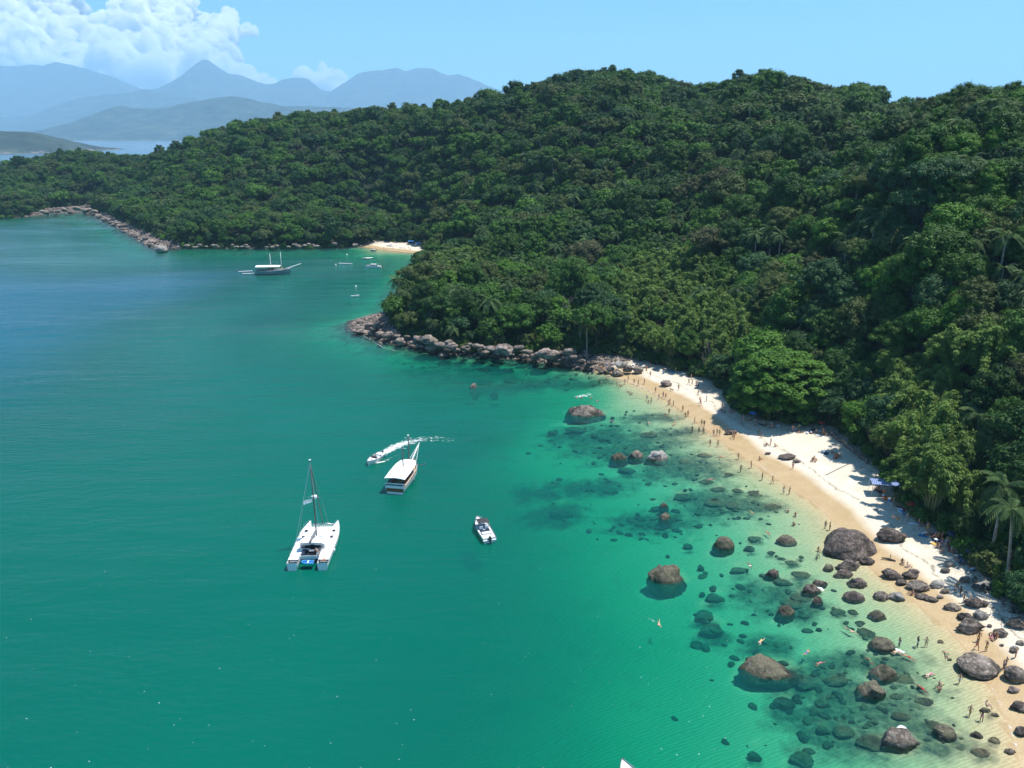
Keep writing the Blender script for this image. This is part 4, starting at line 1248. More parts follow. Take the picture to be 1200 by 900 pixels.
for rx_, ry_, ra, rb, top in ROCKD:                                   # less water over the rocks
    i0, i1 = np.searchsorted(gx, (rx_ - ra * 1.3, rx_ + ra * 1.3)); j0, j1 = np.searchsorted(gy, (ry_ - rb * 1.3, ry_ + rb * 1.3))
    q = ((GX[j0:j1, i0:i1] - rx_) / ra) ** 2 + ((GY[j0:j1, i0:i1] - ry_) / rb) ** 2
    w = np.sqrt(np.clip(1 - q * .8, 0, 1)); WD[j0:j1, i0:i1] = WD[j0:j1, i0:i1] * (1 - w) + np.minimum(WD[j0:j1, i0:i1], max(-top, 0.05)) * w
o = sub_sheet('water', is_water, [M_water], True, dict(depth=WD), Z=np.zeros_like(GZ)); tag(o, kind='structure')
# ================================================================== FOAM AND WAKES
t = NT('sea_foam')
P = t.pos()
n1 = t.noise(1.1, 6, 0.72, P); n2 = t.noise(0.35, 3, 0.6, P)
a = t.math('SUBTRACT', t.math('ADD', t.attr('foam'), t.math('MULTIPLY', t.math('SUBTRACT', n1, 0.5), 1.7)), 0.42)
a = t.math('MULTIPLY', t.mapr(a, 0.0, 0.5), t.mapr(t.attr('foam'), 0.0, 0.35))
d = t.n('ShaderNodeBsdfDiffuse'); d.inputs[0].default_value = (0.86, 0.9, 0.9, 1)
tp = t.n('ShaderNodeBsdfTransparent'); mx = t.n('ShaderNodeMixShader')
t.l(a, mx.inputs[0]); t.l(tp.outputs[0], mx.inputs[1]); t.l(d.outputs[0], mx.inputs[2]); t.surf(mx.outputs[0])
M_foam = t.m
def ribbon(name, pts, label, cat='foam', n=60, m=9, z=0.06):
    """pts: (px, py, half width m, strength)"""
    P = np.array([[*G(a, b)[:2], w, s] for a, b, w, s in pts]); L = np.r_[0, np.cumsum(np.hypot(*np.diff(P[:, :2], axis=0).T))]
    s = np.linspace(0, L[-1], n)
    C = np.stack([np.interp(s, L, P[:, i]) for i in range(4)], -1)
    k = np.ones(7) / 7
    for i in range(2): C[3:-3, i] = np.convolve(C[:, i], k, 'valid')
    T = np.gradient(C[:, :2], axis=0); T /= np.linalg.norm(T, axis=1, keepdims=True)
    Nn = np.stack([-T[:, 1], T[:, 0]], -1)
    q = np.linspace(-1, 1, m)
    V = np.concatenate([C[:, None, :2] + Nn[:, None] * (q[None, :, None] * C[:, None, 2:3]), np.full((n, m, 1), z)], -1)
    fo = C[:, None, 3] * (1 - np.abs(q)[None] ** 2)
    idx = np.arange(n * m).reshape(n, m)
    Q = np.stack([idx[:-1, :-1], idx[:-1, 1:], idx[1:, 1:], idx[1:, :-1]], -1).reshape(-1, 4)
    me = np_mesh(name, V.reshape(-1, 3), Q.astype(np.int32), [M_foam]); fattr(me, 'foam', fo.ravel())
    o = obj(name, me); tag(o, label, cat, kind='stuff'); return o
ribbon('wake_foam', [(441,541,.9,1.0),(447,533,1.4,.95),(458,526,1.9,.82),(472,520,2.3,.72),(488,516,2.7,.52),(505,514,3.1,.44),(522,514,3.4,.36),(540,516,3.8,.28),(570,520,4.0,.18)], 'curving white wake of the running speedboat', 'wake')
ribbon('wake_foam', [(440,543,.5,.8),(450,541,.7,.55),(464,534,.8,.38),(478,528,.8,.25)], 'thin outer wash beside the white wake', 'wake')
ribbon('surf_foam', [(669,466,.6,.3),(676,465,1.4,.6),(684,464,1.7,.62),(693,461,1.0,.4)], 'patch of white surf behind the broad flat rock')
ribbon('surf_foam', [(705,438,.3,.5),(740,448,.35,.6),(775,465,.3,.55),(800,477,.35,.65),(815,488,.5,.9),(828,497,.75,1.2),(842,507,.95,1.3),(852,514,.7,1.15),(866,526,.45,.85),(880,537,.4,.65),(905,556,.35,.45),(940,580,.35,.38),(968,600,.3,.35),(985,622,.35,.35)], 'thin white foam line where the sea meets the beach', n=200)
ribbon('surf_foam', [(1040,862,.3,.7),(1058,852,.5,1.0),(1068,866,.3,.7)], 'bits of foam round the ridge backed rock')
ribbon('surf_foam', [(1049,760,.3,.6),(1054,763,.6,1.0),(1060,765,.3,.5)], 'splash of foam beside the half sunk rounded rock')
ribbon('surf_foam', [(957,688,.3,.5),(962,690,.45,1.0),(965,694,.3,.6)], 'little white splash in the near rock cluster')
ribbon('surf_foam', [(757,722,.2,.3),(763,727,.4,.5),(769,730,.2,.45)], 'kick splash behind the lone swimmer in open water')
ribbon('surf_foam', [(424,392,.4,.4),(450,408,.6,.5),(470,412,.5,.35)], 'faint wash off the rocks of the point')
ribbon('surf_foam', [(1095,722,.3,.3),(1125,750,.35,.36),(1150,785,.35,.4),(1172,825,.4,.42),(1188,865,.4,.42),(1198,900,.4,.38)], 'foam line along the near right shore')
# sun sparkles on the open water, added as tiny white patches
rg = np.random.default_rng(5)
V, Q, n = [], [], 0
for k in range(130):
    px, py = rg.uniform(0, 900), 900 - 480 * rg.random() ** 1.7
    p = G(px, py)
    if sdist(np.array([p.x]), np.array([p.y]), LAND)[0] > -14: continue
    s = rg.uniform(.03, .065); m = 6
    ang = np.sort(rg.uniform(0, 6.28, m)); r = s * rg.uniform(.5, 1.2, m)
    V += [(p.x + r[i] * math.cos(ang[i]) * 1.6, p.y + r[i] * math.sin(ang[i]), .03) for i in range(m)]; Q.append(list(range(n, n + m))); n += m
me = bpy.data.meshes.new('sparkle_patches'); me.from_pydata(V, [], Q); me.materials.append(simple_mat('sparkle_white', (.75, .82, .8), .8)); me.update()
o = obj('sparkle_patches', me); tag(o, 'tiny white patches imitating sun sparkles on the open water', 'foam', kind='stuff')

# ================================================================== BOATS
M_gel = simple_mat('white_gelcoat', (0.82, 0.82, 0.80), 0.28, 0.05, 1.5)
M_deck = simple_mat('nonslip_deck', (0.74, 0.74, 0.72), 0.6, 0.08, 4)
M_dark = simple_mat('smoked_glass', (0.02, 0.022, 0.026), 0.12, 0.2)
M_black = simple_mat('black_canvas', (0.035, 0.035, 0.038), 0.8, 0.25, 3)
M_navy = simple_mat('navy_paint', (0.02, 0.035, 0.07), 0.35, 0.2)
M_alu = simple_mat('aluminium', (0.55, 0.56, 0.57), 0.35, 0.1, 2, 0.8)
M_mast = simple_mat('dark_mast', (0.10, 0.09, 0.09), 0.5, 0.2)
M_wood = simple_mat('varnished_wood', (0.20, 0.09, 0.035), 0.45, 0.35, 5)
M_paleW = simple_mat('pale_timber', (0.45, 0.33, 0.20), 0.7, 0.3, 5)
M_blue = simple_mat('blue_fabric', (0.02, 0.16, 0.50), 0.7, 0.15)
M_cyan = simple_mat('bright_blue_rubber', (0.02, 0.22, 0.48), 0.5, 0.12)
M_white = simple_mat('white_canvas', (0.84, 0.84, 0.82), 0.85, 0.06, 2)
M_red = simple_mat('red_paint', (0.42, 0.04, 0.03), 0.5, 0.2)
M_orange = simple_mat('orange_buoy', (0.60, 0.16, 0.03), 0.5, 0.15)
M_grey = simple_mat('grey_rubber', (0.16, 0.16, 0.17), 0.7, 0.2)
M_yel = simple_mat('yellow_paint', (0.55, 0.38, 0.08), 0.5, 0.2)
M_tqhull = simple_mat('pale_blue_grey_hull', (0.22, 0.30, 0.33), 0.4, 0.2)
M_tq = simple_mat('turquoise_paint', (0.05, 0.32, 0.34), 0.5, 0.2)

def hull_rings(L, B, Hh, draft=.5, bow_rise=.35, n=12, sheer=.2, stern=.85, sharp=.75, full=0.5):
    """rings of a pointed hull, bow towards +Y"""
    R_ = []
    for i in range(n + 1):
        s = i / n; y = -L / 2 + L * s
        w = B / 2 * (stern + (1 - stern) * min(1, s / full)) if s < full else B / 2 * max(0.015, 1 - ((s - full) / (1 - full)) ** (1 / sharp * 1.6))
        top = Hh + bow_rise * s ** 2 + sheer * (1 - s) ** 3 * .4
        rake = (s ** 4) * L * .05
        ring = [(-w, y + rake, top), (-w * .96, y + rake * .8, top * .55), (-w * .78, y + rake * .3, 0), (-w * .35, y, -draft * .7), (0, y, -draft * (1 - s ** 3 * .8)), (w * .35, y, -draft * .7), (w * .78, y + rake * .3, 0), (w * .96, y + rake * .8, top * .55), (w, y + rake, top)]
        R_.append(ring)
    return R_
def hull_part(L, B, Hh, parent, mat, name='hull', deck=None, deck_drop=0.0, **k):
    rings = hull_rings(L, B, Hh, **k); mb = MB()
    mb.loft(rings, 0, closed=False)
    mb.add(rings[0], [tuple(range(9))], 0)
    o = mb.build(name, [mat], parent, True)
    for p in o.data.polygons:
        if len(p.vertices) > 4: p.use_smooth = False
    if deck:
        d = MB(); top = [[(r[0][0] * .94, r[0][1], r[0][2] - deck_drop), (0, r[0][1], r[0][2] - deck_drop + .03), (r[8][0] * .94, r[8][1], r[8][2] - deck_drop)] for r in rings]
        d.loft(top, 0, closed=False); d.build('deck', [deck], parent, False)
    g = MB(); g.tube([r[0] for r in rings], .045, 5); g.tube([r[8] for r in rings], .045, 5)
    g.build('gunwale', [M_gel if mat is not M_gel else M_grey], parent, True)
    return rings

def catamaran():
    c = G(369, 646); e = empty('catamaran', (-32.0, 114.6, 0), R(1.5))
    tag(e, 'white sailing catamaran at anchor with bare mast and blue dinghy at its stern', 'catamaran')
    for s in (-1, 1):
        rings = hull_rings(13.0, 1.9, 1.25, draft=.5, bow_rise=.35, sharp=.6, stern=.86, full=.55)
        mb = MB(); rr = [[(x + s * 2.35, y, z) for x, y, z in r] for r in rings]
        mb.loft(rr, 0, closed=False); mb.add(rr[0], [tuple(range(9))]); 
        h = mb.build('hull', [M_gel], e, True)
        top = MB(); top.loft([[r[0], r[8]] for r in rr[1:]], 0, closed=False)
        top.build('side_deck', [M_gel], h)
        st = MB()
        for k in range(3): st.box((s * 2.35, -6.2 + k * .55, .35 + .3 * k), (1.2, .56, .12))
        st.build('stern_step', [M_deck], h)
        w = MB(); w.box((s * 3.13, .2, .95), (.06, 3.4, .22)); w.build('hull_window', [M_dark], h)
        for k in (1.6, 3.6):
            hb = MB(); hb.box((s * 2.3, k, 1.50 + k * .018), (.5, .5, .05)); hb.build('hatch', [M_dark], e)
    mb = MB(); mb.loft([[(-1.9, -4.3, .75), (1.9, -4.3, .75), (1.9, -4.3, 1.35), (-1.9, -4.3, 1.35)], [(-1.9, 2.6, .8), (1.9, 2.6, .8), (1.9, 2.6, 1.42), (-1.9, 2.6, 1.42)], [(-1.85, 5.0, 1.0), (1.85, 5.0, 1.0), (1.85, 5.0, 1.5), (-1.85, 5.0, 1.5)]], 0, cap0=True, cap1=True)
    mb.build('bridge_deck', [M_gel], e)
    cb = MB(); cb.loft([[(-2.1, -2.3, 1.3), (2.1, -2.3, 1.3), (1.95, -2.3, 2.35), (-1.95, -2.3, 2.35)], [(-2.1, .2, 1.3), (2.1, .2, 1.3), (1.85, .1, 2.3), (-1.85, .1, 2.3)], [(-1.7, 2.2, 1.35), (1.7, 2.2, 1.35), (1.1, 1.5, 1.75), (-1.1, 1.5, 1.75)]], 0, cap0=True, cap1=True)
    cab = cb.build('cabin', [M_gel], e)
    for x in (-.85, .85):
        w = MB(); w.add([(x - .5, .35, 2.245), (x + .5, .35, 2.245), (x + .42, 1.15, 1.93), (x - .42, 1.15, 1.93)], [(0, 1, 2, 3)]); w.build('window', [M_dark], cab)
    for x in (-1.05, 1.05):
        w = MB(); w.box((x, -2.33, 1.85), (1.4, .05, .5)); w.build('window', [M_dark], cab)
    dr = MB(); dr.box((0, -2.35, 1.75), (.7, .07, .95)); dr.build('door', [M_dark], cab)
    ck = MB(); ck.box((0, -3.35, 1.10), (2.9, 1.8, .55)); ck.build('cockpit', [M_dark], e)
    for x in (-1.2, 1.2):
        b = MB(); b.box((x, -3.4, 1.45), (.5, 1.6, .22)); b.build('cockpit_seat', [M_navy if x < 0 else M_grey], e)
    tb = MB(); tb.tube([(.1, -3.3, 1.3), (.1, -3.3, 1.72)], .05); tb.box((.1, -3.3, 1.75), (.8, .7, .05)); tb.build('table', [M_alu], e)
    bm_ = MB(); bm_.loft([[(-1.8, -3.1, 2.95), (0, -3.1, 3.06), (1.8, -3.1, 2.95)], [(-1.9, -2.3, 3.0), (0, -2.3, 3.12), (1.9, -2.3, 3.0)], [(-1.7, -1.6, 2.9), (0, -1.6, 3.0), (1.7, -1.6, 2.9)]], 0, closed=False)
    bm_.build('bimini', [M_white], e)
    ps = MB()
    for x in (-1.7, 1.7):
        for y in (-3.0, -1.7): ps.tube([(x, y, 1.4), (x, y, 2.95)], .03, 5)
    ps.build('bimini_frame', [M_alu], e)
    for x in (-1.5, 1.5):
        hw = MB(); n = 14
        hw.tube([(x, -2.62 , 1.75 + .0) if False else (x + .32 * math.cos(2 * math.pi * k / n), -2.6, 1.8 + .32 * math.sin(2 * math.pi * k / n)) for k in range(n + 1)], .025, 5, cap=False)
        hw.build('steering_wheel', [M_alu], e)
    m = MB(); m.tube([(0, 1.0, 1.8), (0, .95, 8.0), (-.05, .85, 15.4)], [.11, .10, .07], 8); mast = m.build('mast', [M_mast], e, True)
    m = MB(); m.tube([(-.95, .85, 9.0), (0, .95, 9.2), (.95, .85, 9.0)], .035, 5); m.build('spreader', [M_alu], mast)
    m = MB(); m.loft([[(.05 + .45 * math.cos(a), 1.35 + .45 * math.sin(a), z) for a in [k * math.pi / 6 for k in range(12)]] for z in (8.7, 8.8, 8.95, 9.0)], 0, cap0=True, cap1=True); m.build('radar', [M_gel], mast)
    m = MB(); m.add([(-.2, .8, 8.2), (-1.55, .4, 7.9), (-1.5, .5, 8.55), (-.2, .8, 8.75), (-.2, .86, 8.2), (-1.55, .46, 7.9), (-1.5, .56, 8.55), (-.2, .86, 8.75)], [(0, 1, 2, 3), (7, 6, 5, 4), (0, 4, 5, 1), (1, 5, 6, 2), (2, 6, 7, 3)]); m.build('flag', [M_white], mast)
    m = MB(); m.box((-.05, .85, 15.5), (.3, .3, .12)); m.build('masthead', [M_gel], mast)
    m = MB(); m.tube([(0, .75, 2.75), (0, -3.9, 3.3)], .12, 7); m.build('boom', [M_mast], e, True)
    m = MB(); m.tube([(0, .8, 2.95), (0, -1.5, 3.15), (0, -3.6, 3.45)], [.24, .24, .16], 8); m.build('sail_cover', [M_grey], e, True)
    for a, b in (((0, 6.1, 1.6), (0, .95, 14.2)), ((-2.9, .2, 1.4), (0, .9, 14.8)), ((2.9, .2, 1.4), (0, .9, 14.8)), ((-2.4, -5.9, 1.4), (0, .8, 15.2)), ((2.4, -5.9, 1.4), (0, .8, 15.2))):
        m = MB(); m.tube([a, b], .022 if a[1] < 5 else .075, 5); m.build('stay', [M_mast if b[2] < 14.5 else M_alu], e)
    m = MB(); m.tube([(-2.4, 5.9, 1.5), (0, 6.05, 1.62), (2.4, 5.9, 1.5)], .07, 6); m.build('cross_beam', [M_alu], e, True)
    tr = MB()
    for i in range(11):
        x = -1.6 + 3.2 * i / 10; tr.tube([(x, 4.95, 1.5), (x, 5.95, 1.5)], .012, 3, cap=False)
    for i in range(5):
        y = 5.05 + .8 * i / 4; tr.tube([(-1.6, y, 1.41), (1.6, y, 1.41)], .012, 3, cap=False)
    tr.build('trampoline', [M_white], e)
    for s in (-1, 1):
        p = MB(); p.tube([(s * 2.9, 4.4, 1.5), (s * 2.9, 4.5, 2.15), (s * 2.35, 6.2, 2.2), (s * 1.8, 4.5, 2.15), (s * 1.8, 4.4, 1.5)], .025, 5); p.tube([(s * 2.35, 6.2, 2.2), (s * 2.35, 6.1, 1.6)], .025, 5)
        p.build('pulpit', [M_alu], e)
        r = MB()
        for k in range(6): r.tube([(s * 3.05, -4.6 + k * 1.7, 1.35), (s * 3.05, -4.6 + k * 1.7, 2.0)], .018, 4)
        for z in (1.7, 2.0): r.tube([(s * 3.05, -4.6, z), (s * 3.05, 3.9, z)], .01, 4)
        r.build('guard_rail', [M_alu], e)
        d = MB(); d.tube([(s * 1.3, -4.3, 1.5), (s * 1.3, -5.0, 2.1), (s * 1.3, -5.9, 2.0)], .05, 6); d.build('davit', [M_alu], e)
        f = MB(); f.tube([(s * 3.28, -1.5, .35), (s * 3.28, -1.5, 1.0)], .12, 8); f.build('fender', [M_navy if s < 0 else M_gel], e, True)
    g = MB(); g.tube([(2.0, -5.2, 1.05), (2.4, -5.3, 1.2), (2.7, -5.0, 1.15)], [.16, .2, .15], 7); g.build('life_ring', [M_orange], e, True)
    # the blue inflatable that hangs between the sterns
    d = empty('inflatable_dinghy', (-32.0 + .13, 114.6 - 5.65, 1.0), R(1.5 + 90), .72); tag(d, 'bright blue inflatable dinghy slung across the stern of the catamaran', 'dinghy')
    tb = MB(); tb.tube([(-.55, -1.35, 0), (-.6, .6, .02), (-.42, 1.15, .1), (0, 1.4, .16), (.42, 1.15, .1), (.6, .6, .02), (.55, -1.35, 0)], .2, 9); tb.build('tube', [M_cyan], d, True)
    f = MB(); f.box((0, -.1, -.08), (1.0, 2.4, .06)); f.build('floor', [M_blue], d)
    f = MB(); f.box((0, -1.25, .05), (1.0, .08, .34)); f.build('transom', [M_grey], d)
    f = MB(); f.box((0, 0, .12), (1.0, .25, .05)); f.build('bench', [M_white], d)
catamaran()

def schooner_parts(label, loc, rz, hullmat, scale=1.0, mastmat=None, mr=1.0):
    mastmat = mastmat or M_mast
    e = empty('schooner', loc, rz, scale); tag(e, label, 'schooner', 'schooners in the bay')
    hull_part(12.0, 4.3, 1.45, e, hullmat, deck=M_paleW, deck_drop=.35, bow_rise=.75, draft=.7, stern=.88, sharp=.7, full=.5)
    st = MB(); st.box((0, -6.03, .85), (3.4, .06, .7)); st.build('stern_panel', [M_wood], e)
    rf = MB(); rings = []
    for y, w in ((-5.9, 2.0), (-2.5, 2.08), (1.0, 2.0), (3.0, 1.55)):
        rings.append([(-w, y, 3.12), (-w * .55, y, 3.30), (0, y, 3.36), (w * .55, y, 3.30), (w, y, 3.12), (w, y, 3.04), (0, y, 3.2), (-w, y, 3.04)])
    rf.loft(rings, 0, cap0=True, cap1=True); rf.build('roof', [M_white], e)
    for s in (-1, 1):
        for k in range(7):
            y = -5.7 + k * 1.4; w = 1.88 if k < 6 else 1.5
            p = MB(); p.tube([(s * w, y, 1.2), (s * w, y, 3.08)], .045, 5); p.build('post', [M_wood], e)
        r = MB(); r.tube([(s * 1.98, -5.9, 1.95), (s * 2.04, -2, 1.95), (s * 1.95, 1.5, 2.0), (s * 1.5, 3.6, 2.1)], .04, 5); r.build('rail', [M_gel], e)
        b = MB(); b.box((s * 1.3, -2, 1.42), (.5, 6.6, .4)); b.build('bench', [M_wood], e)
        for k in range(5):
            c = MB(); c.box((s * 1.28, -4.6 + k * 1.25, 1.68), (.52, 1.0, .12)); c.build('cushion', [M_red if k % 2 else M_navy], e)
        f = MB()
        f.tube([(s * 2.26, -1.0, .5), (s * 2.26, -1.0, 1.1)], .13, 8); f.build('fender', [M_grey], e, True)
    cb = MB(); cb.box((0, -.6, 1.75), (1.5, 2.6, 1.3)); cab = cb.build('cabin', [M_paleW], e)
    for s in (-1, 1):
        for k in range(2):
            w = MB(); w.box((s * .765, -1.2 + k * 1.2, 1.95), (.04, .8, .5)); w.build('window', [M_dark], cab)
    for k, (w, z, m) in enumerate(((3.7, 1.62, M_gel), (3.8, 2.12, M_gel))):
        b = MB(); b.box((0, -5.95, z), (w, .07, .22)); b.build('stern_rail', [m], e)
    tk = MB(); tk.box((0, -5.2, 1.3), (2.2, .9, .5)); tk.build('locker', [M_black], e)
    for y, top in ((-.5, 7.6), (3.4, 8.2)):
        m = MB(); m.tube([(0, y, 1.0), (0, y - .05, top)], [.10 * mr, .06 * mr], 7); ma = m.build('mast', [mastmat], e, True)
        m = MB(); m.tube([(-.8, y - .05, top - .45), (.8, y - .05, top - .45)], .035, 5); m.build('crosstree', [M_gel], ma)
        m = MB(); m.box((0, y - .05, top + .05), (.2 * mr, .2 * mr, .2 * mr)); m.build('lamp', [M_gel], ma)
        m = MB()
        for s in (-1, 1): m.tube([(s * 1.7, y - .6, 1.6), (0, y - .05, top - .3)], .015, 3)
        m.build('shroud', [M_mast], ma)
    b = MB(); b.tube([(0, 4.6, 2.15), (0, 7.2, 2.85), (0, 10.6, 3.9)], [.17, .13, .07], 7); bs = b.build('bowsprit', [M_gel], e, True)
    nt = MB()
    for s in (-1, 1):
        nt.tube([(s * .8, 5.6, 2.1), (0, 10.4, 3.85)], .035, 4)
        for k in range(6):
            f = k / 6; nt.tube([(s * .8 * (1 - f), 5.6 + 4.8 * f, 2.1 + 1.75 * f), (0, 6.2 + 4.2 * f, 2.55 + 1.3 * f)], .02, 3)
    nt.build('bow_net', [M_gel], bs)
    s_ = MB(); s_.tube([(0, 10.4, 3.9), (0, 3.4, 8.0)], .018, 3); s_.build('forestay', [M_mast], e)
    an = MB(); an.tube([(1.5, 4.2, 1.9), (2.1, 4.5, 1.6), (2.7, 4.9, 1.75)], .08, 5); an.box((2.75, 4.9, 1.7), (.12, .5, .25)); an.build('anchor_boom', [M_mast], e)
    return e
schooner_parts('white roofed wooden schooner near the running speedboat, stern to the camera', (-21.0, 141.2, 0), R(-10), M_gel, 1.0, None, 1.5)
p = G(320, 321.5)
schooner_parts('far blue grey schooner with long white roof, lying off the wooded shore', (p.x, p.y, 0), R(-84), M_tqhull, 1.28, M_gel, 1.35)

def speedboat(label, loc, rz, L, B, bimini=None, motor=True, hull=None, cabin=False, crew_gap=False):
    e = empty('speedboat', loc, rz); tag(e, label, 'speedboat')
    hull = hull or M_gel; k = L / 7.0
    rings = hull_part(L, B, .85 * k, e, hull, deck=M_deck, deck_drop=.12 * k, bow_rise=.35, draft=.35, stern=.92, sharp=.62, full=.42)
    c = MB(); c.box((0, -L * .10, .68 * k), (B * .70, L * .42, .30 * k)); c.build('cockpit', [M_navy], e)
    for s in (-1, 1):
        st = MB(); st.box((s * B * .2, -L * .02, .98 * k), (B * .24, .5 * k, .18), 0); st.box((s * B * .2, -L * .02 - .26 * k, 1.2 * k), (B * .24, .1, .5 * k)); st.build('seat', [M_gel], e)
    b = MB(); b.box((0, -L * .27, .95 * k), (B * .66, .5 * k, .28)); b.build('rear_bench', [M_gel], e)
    w = MB(); w.add([(-B * .36, L * .10, .95 * k), (B * .36, L * .10, .95 * k), (B * .28, L * .04, 1.35 * k), (-B * .28, L * .04, 1.35 * k)], [(0, 1, 2, 3)]); w.build('windscreen', [M_dark], e)
    h = MB(); h.box((0, L * .27, .93 * k + .12), (.5 * k, .5 * k, .05)); h.build('hatch', [M_grey], e)
    r = MB(); r.tube([(-B * .38, L * .12, 1.1 * k), (-B * .34, L * .28, 1.35 * k), (0, L * .47, 1.5 * k), (B * .34, L * .28, 1.35 * k), (B * .38, L * .12, 1.1 * k)], .022, 5); r.build('bow_rail', [M_alu], e)
    sp_ = MB()
    for s in (-1, 1): sp_.box((s * B * .30, -L * .47, .5 * k), (B * .30, L * .10, .12))
    sp_.build('swim_platform', [M_gel], e)
    if motor:
        m = MB(); m.box((0, -L * .53, .95 * k), (.42 * k, .6 * k, .55 * k), taper=.75); m.box((0, -L * .55, .25), (.16, .3, 1.0)); m.build('outboard_motor', [M_black], e)
    if bimini:
        bm_ = MB(); y0, y1 = -L * .06, L * .2
        rg_ = [[(-B * .40, y, z - .10), (-B * .2, y, z), (B * .2, y, z), (B * .40, y, z - .10)] for y, z in ((y0, 1.95 * k), ((y0 + y1) / 2, 2.08 * k), (y1, 1.92 * k))]
        bm_.loft(rg_, 0, closed=False); bm_.build('bimini', [bimini], e)
        f = MB()
        for s in (-1, 1):
            for y in (y0, y1): f.tube([(s * B * .40, (y0 + y1) / 2, .95 * k), (s * B * .40, y, 1.85 * k)], .022, 4)
        f.build('bimini_frame', [M_alu], e)
    if cabin:
        c = MB(); c.loft([[(-B * .36, -L * .12, .9 * k), (B * .36, -L * .12, .9 * k), (B * .3, -L * .12, 1.6 * k), (-B * .3, -L * .12, 1.6 * k)], [(-B * .36, L * .2, .95 * k), (B * .36, L * .2, .95 * k), (B * .26, L * .12, 1.6 * k), (-B * .26, L * .12, 1.6 * k)]], 0, cap0=True, cap1=True); cc = c.build('cabin', [M_gel], e)
        c = MB(); c.box((0, 0, 1.7 * k), (B * .7, L * .38, .08)); c.build('roof', [M_gel], cc)
        for s in (-1, 1):
            w = MB(); w.box((s * B * .345, L * .02, 1.3 * k), (.05, L * .22, .3 * k), ry=-s * .12); w.build('window', [M_dark], cc)
        m = MB(); m.tube([(0, -L * .35, 1.0 * k), (0, -L * .38, 2.1 * k)], .03, 5); m.build('aerial', [M_gel], e)
    return e
speedboat('white speedboat with a black bimini and black outboard, lying still in open water', (-4.85, 120.3, 0), R(18), 7.4, 2.5, bimini=M_black)
p = G(440, 540); RUN = speedboat('small white speedboat running fast at the head of its curving wake', (p.x, p.y, .08), R(158), 5.6, 2.1)
p = G(738, 921); bw = speedboat('white motorboat entering at the bottom edge, only its bow in view', (p.x + .35, p.y - 1.6, 0), R(12), 7.6, 2.7, motor=False)
p = G(438, 314); speedboat('white cabin launch moored before the small cove beach', (p.x, p.y, 0), R(86), 8.0, 2.6, cabin=True)
p = G(459, 290); b_ = speedboat('yellow hulled boat under a blue canopy pulled up at the cove beach', (p.x, p.y, .2), R(80), 5.6, 2.1, bimini=M_blue, hull=M_yel)
p = G(472.5, 292); speedboat('white launch nosed into the shallows at the right of the cove beach', (p.x, p.y, .1), R(98), 4.6, 1.8)
p = G(437.5, 293.5); speedboat('low grey motorboat near the left end of the cove beach', (p.x, p.y, 0), R(70), 3.4, 1.4, hull=M_grey)

def rowboat(label, px, py, rz, L, B, mat, name='rowing_boat'):
    p = G(px, py); e = empty(name, (p.x, p.y, 0), rz); tag(e, label, 'boat', 'small open boats moored in the bay')
    rings = hull_rings(L, B, .5, draft=.2, bow_rise=.3, stern=.7, sharp=.7)
    mb = MB(); mb.loft(rings, 0, closed=False); mb.add(rings[0], [tuple(range(9))]); mb.build('hull', [mat], e, True)
    fl = MB(); fl.loft([[(r[0][0] * .8, r[0][1], .16), (r[8][0] * .8, r[8][1], .16)] for r in rings], 0, closed=False); fl.build('floor', [M_paleW], e)
    for y in (-.28, 0, .24):
        s = MB(); s.box((0, y * L, .42), (B * .82, .24, .05)); s.build('thwart', [M_paleW], e)
    g = MB(); g.tube([r[0] for r in rings], .05, 4); g.tube([r[8] for r in rings], .05, 4); g.build('gunwale', [M_gel], e)
rowboat('long white canoe moored out from the cove, left of the cabin launch', 405, 310, R(88), 6.8, 1.3, M_gel, 'canoe')
rowboat('pale skiff lying slantwise between cabin launch and cove beach', 431, 303.5, R(118), 5.6, 1.3, M_tq)
rowboat('white tender tied on the far side astern of the far schooner', 287.5, 319.2, R(-78), 6.4, 1.5, M_gel, 'tender')
rowboat('white tender nearest the stern of the far schooner', 292, 321.8, R(-88), 6.6, 1.5, M_gel, 'tender')
rowboat('small white paddle craft drifting off the wooded point', 416, 348, R(-80), 3.2, .9, M_gel, 'paddle_boat')
def buoy(px, py, mat, label):
    p = G(px, py); e = empty('buoy', (p.x, p.y, 0)); tag(e, label, 'buoy', 'mooring buoys off the cove')
    mb = MB(); mb.loft([[(r * math.cos(k * math.pi / 5), r * math.sin(k * math.pi / 5), z) for k in range(10)] for r, z in ((.12, -.35), (.38, -.1), (.42, .15), (.3, .42), (.1, .55))], 0, cap0=True, cap1=True); mb.build('float', [mat], e, True)
    s = MB(); s.tube([(0, 0, .5), (0, 0, .8)], .04, 5); s.build('ring', [M_alu], e)
buoy(393.5, 310.5, M_gel, 'white mooring buoy left of the long canoe'); buoy(417, 336, M_gel, 'white buoy with a dark foot above the paddle craft'); buoy(406.5, 298.5, M_gel, 'white buoy nearest the far wooded shore')
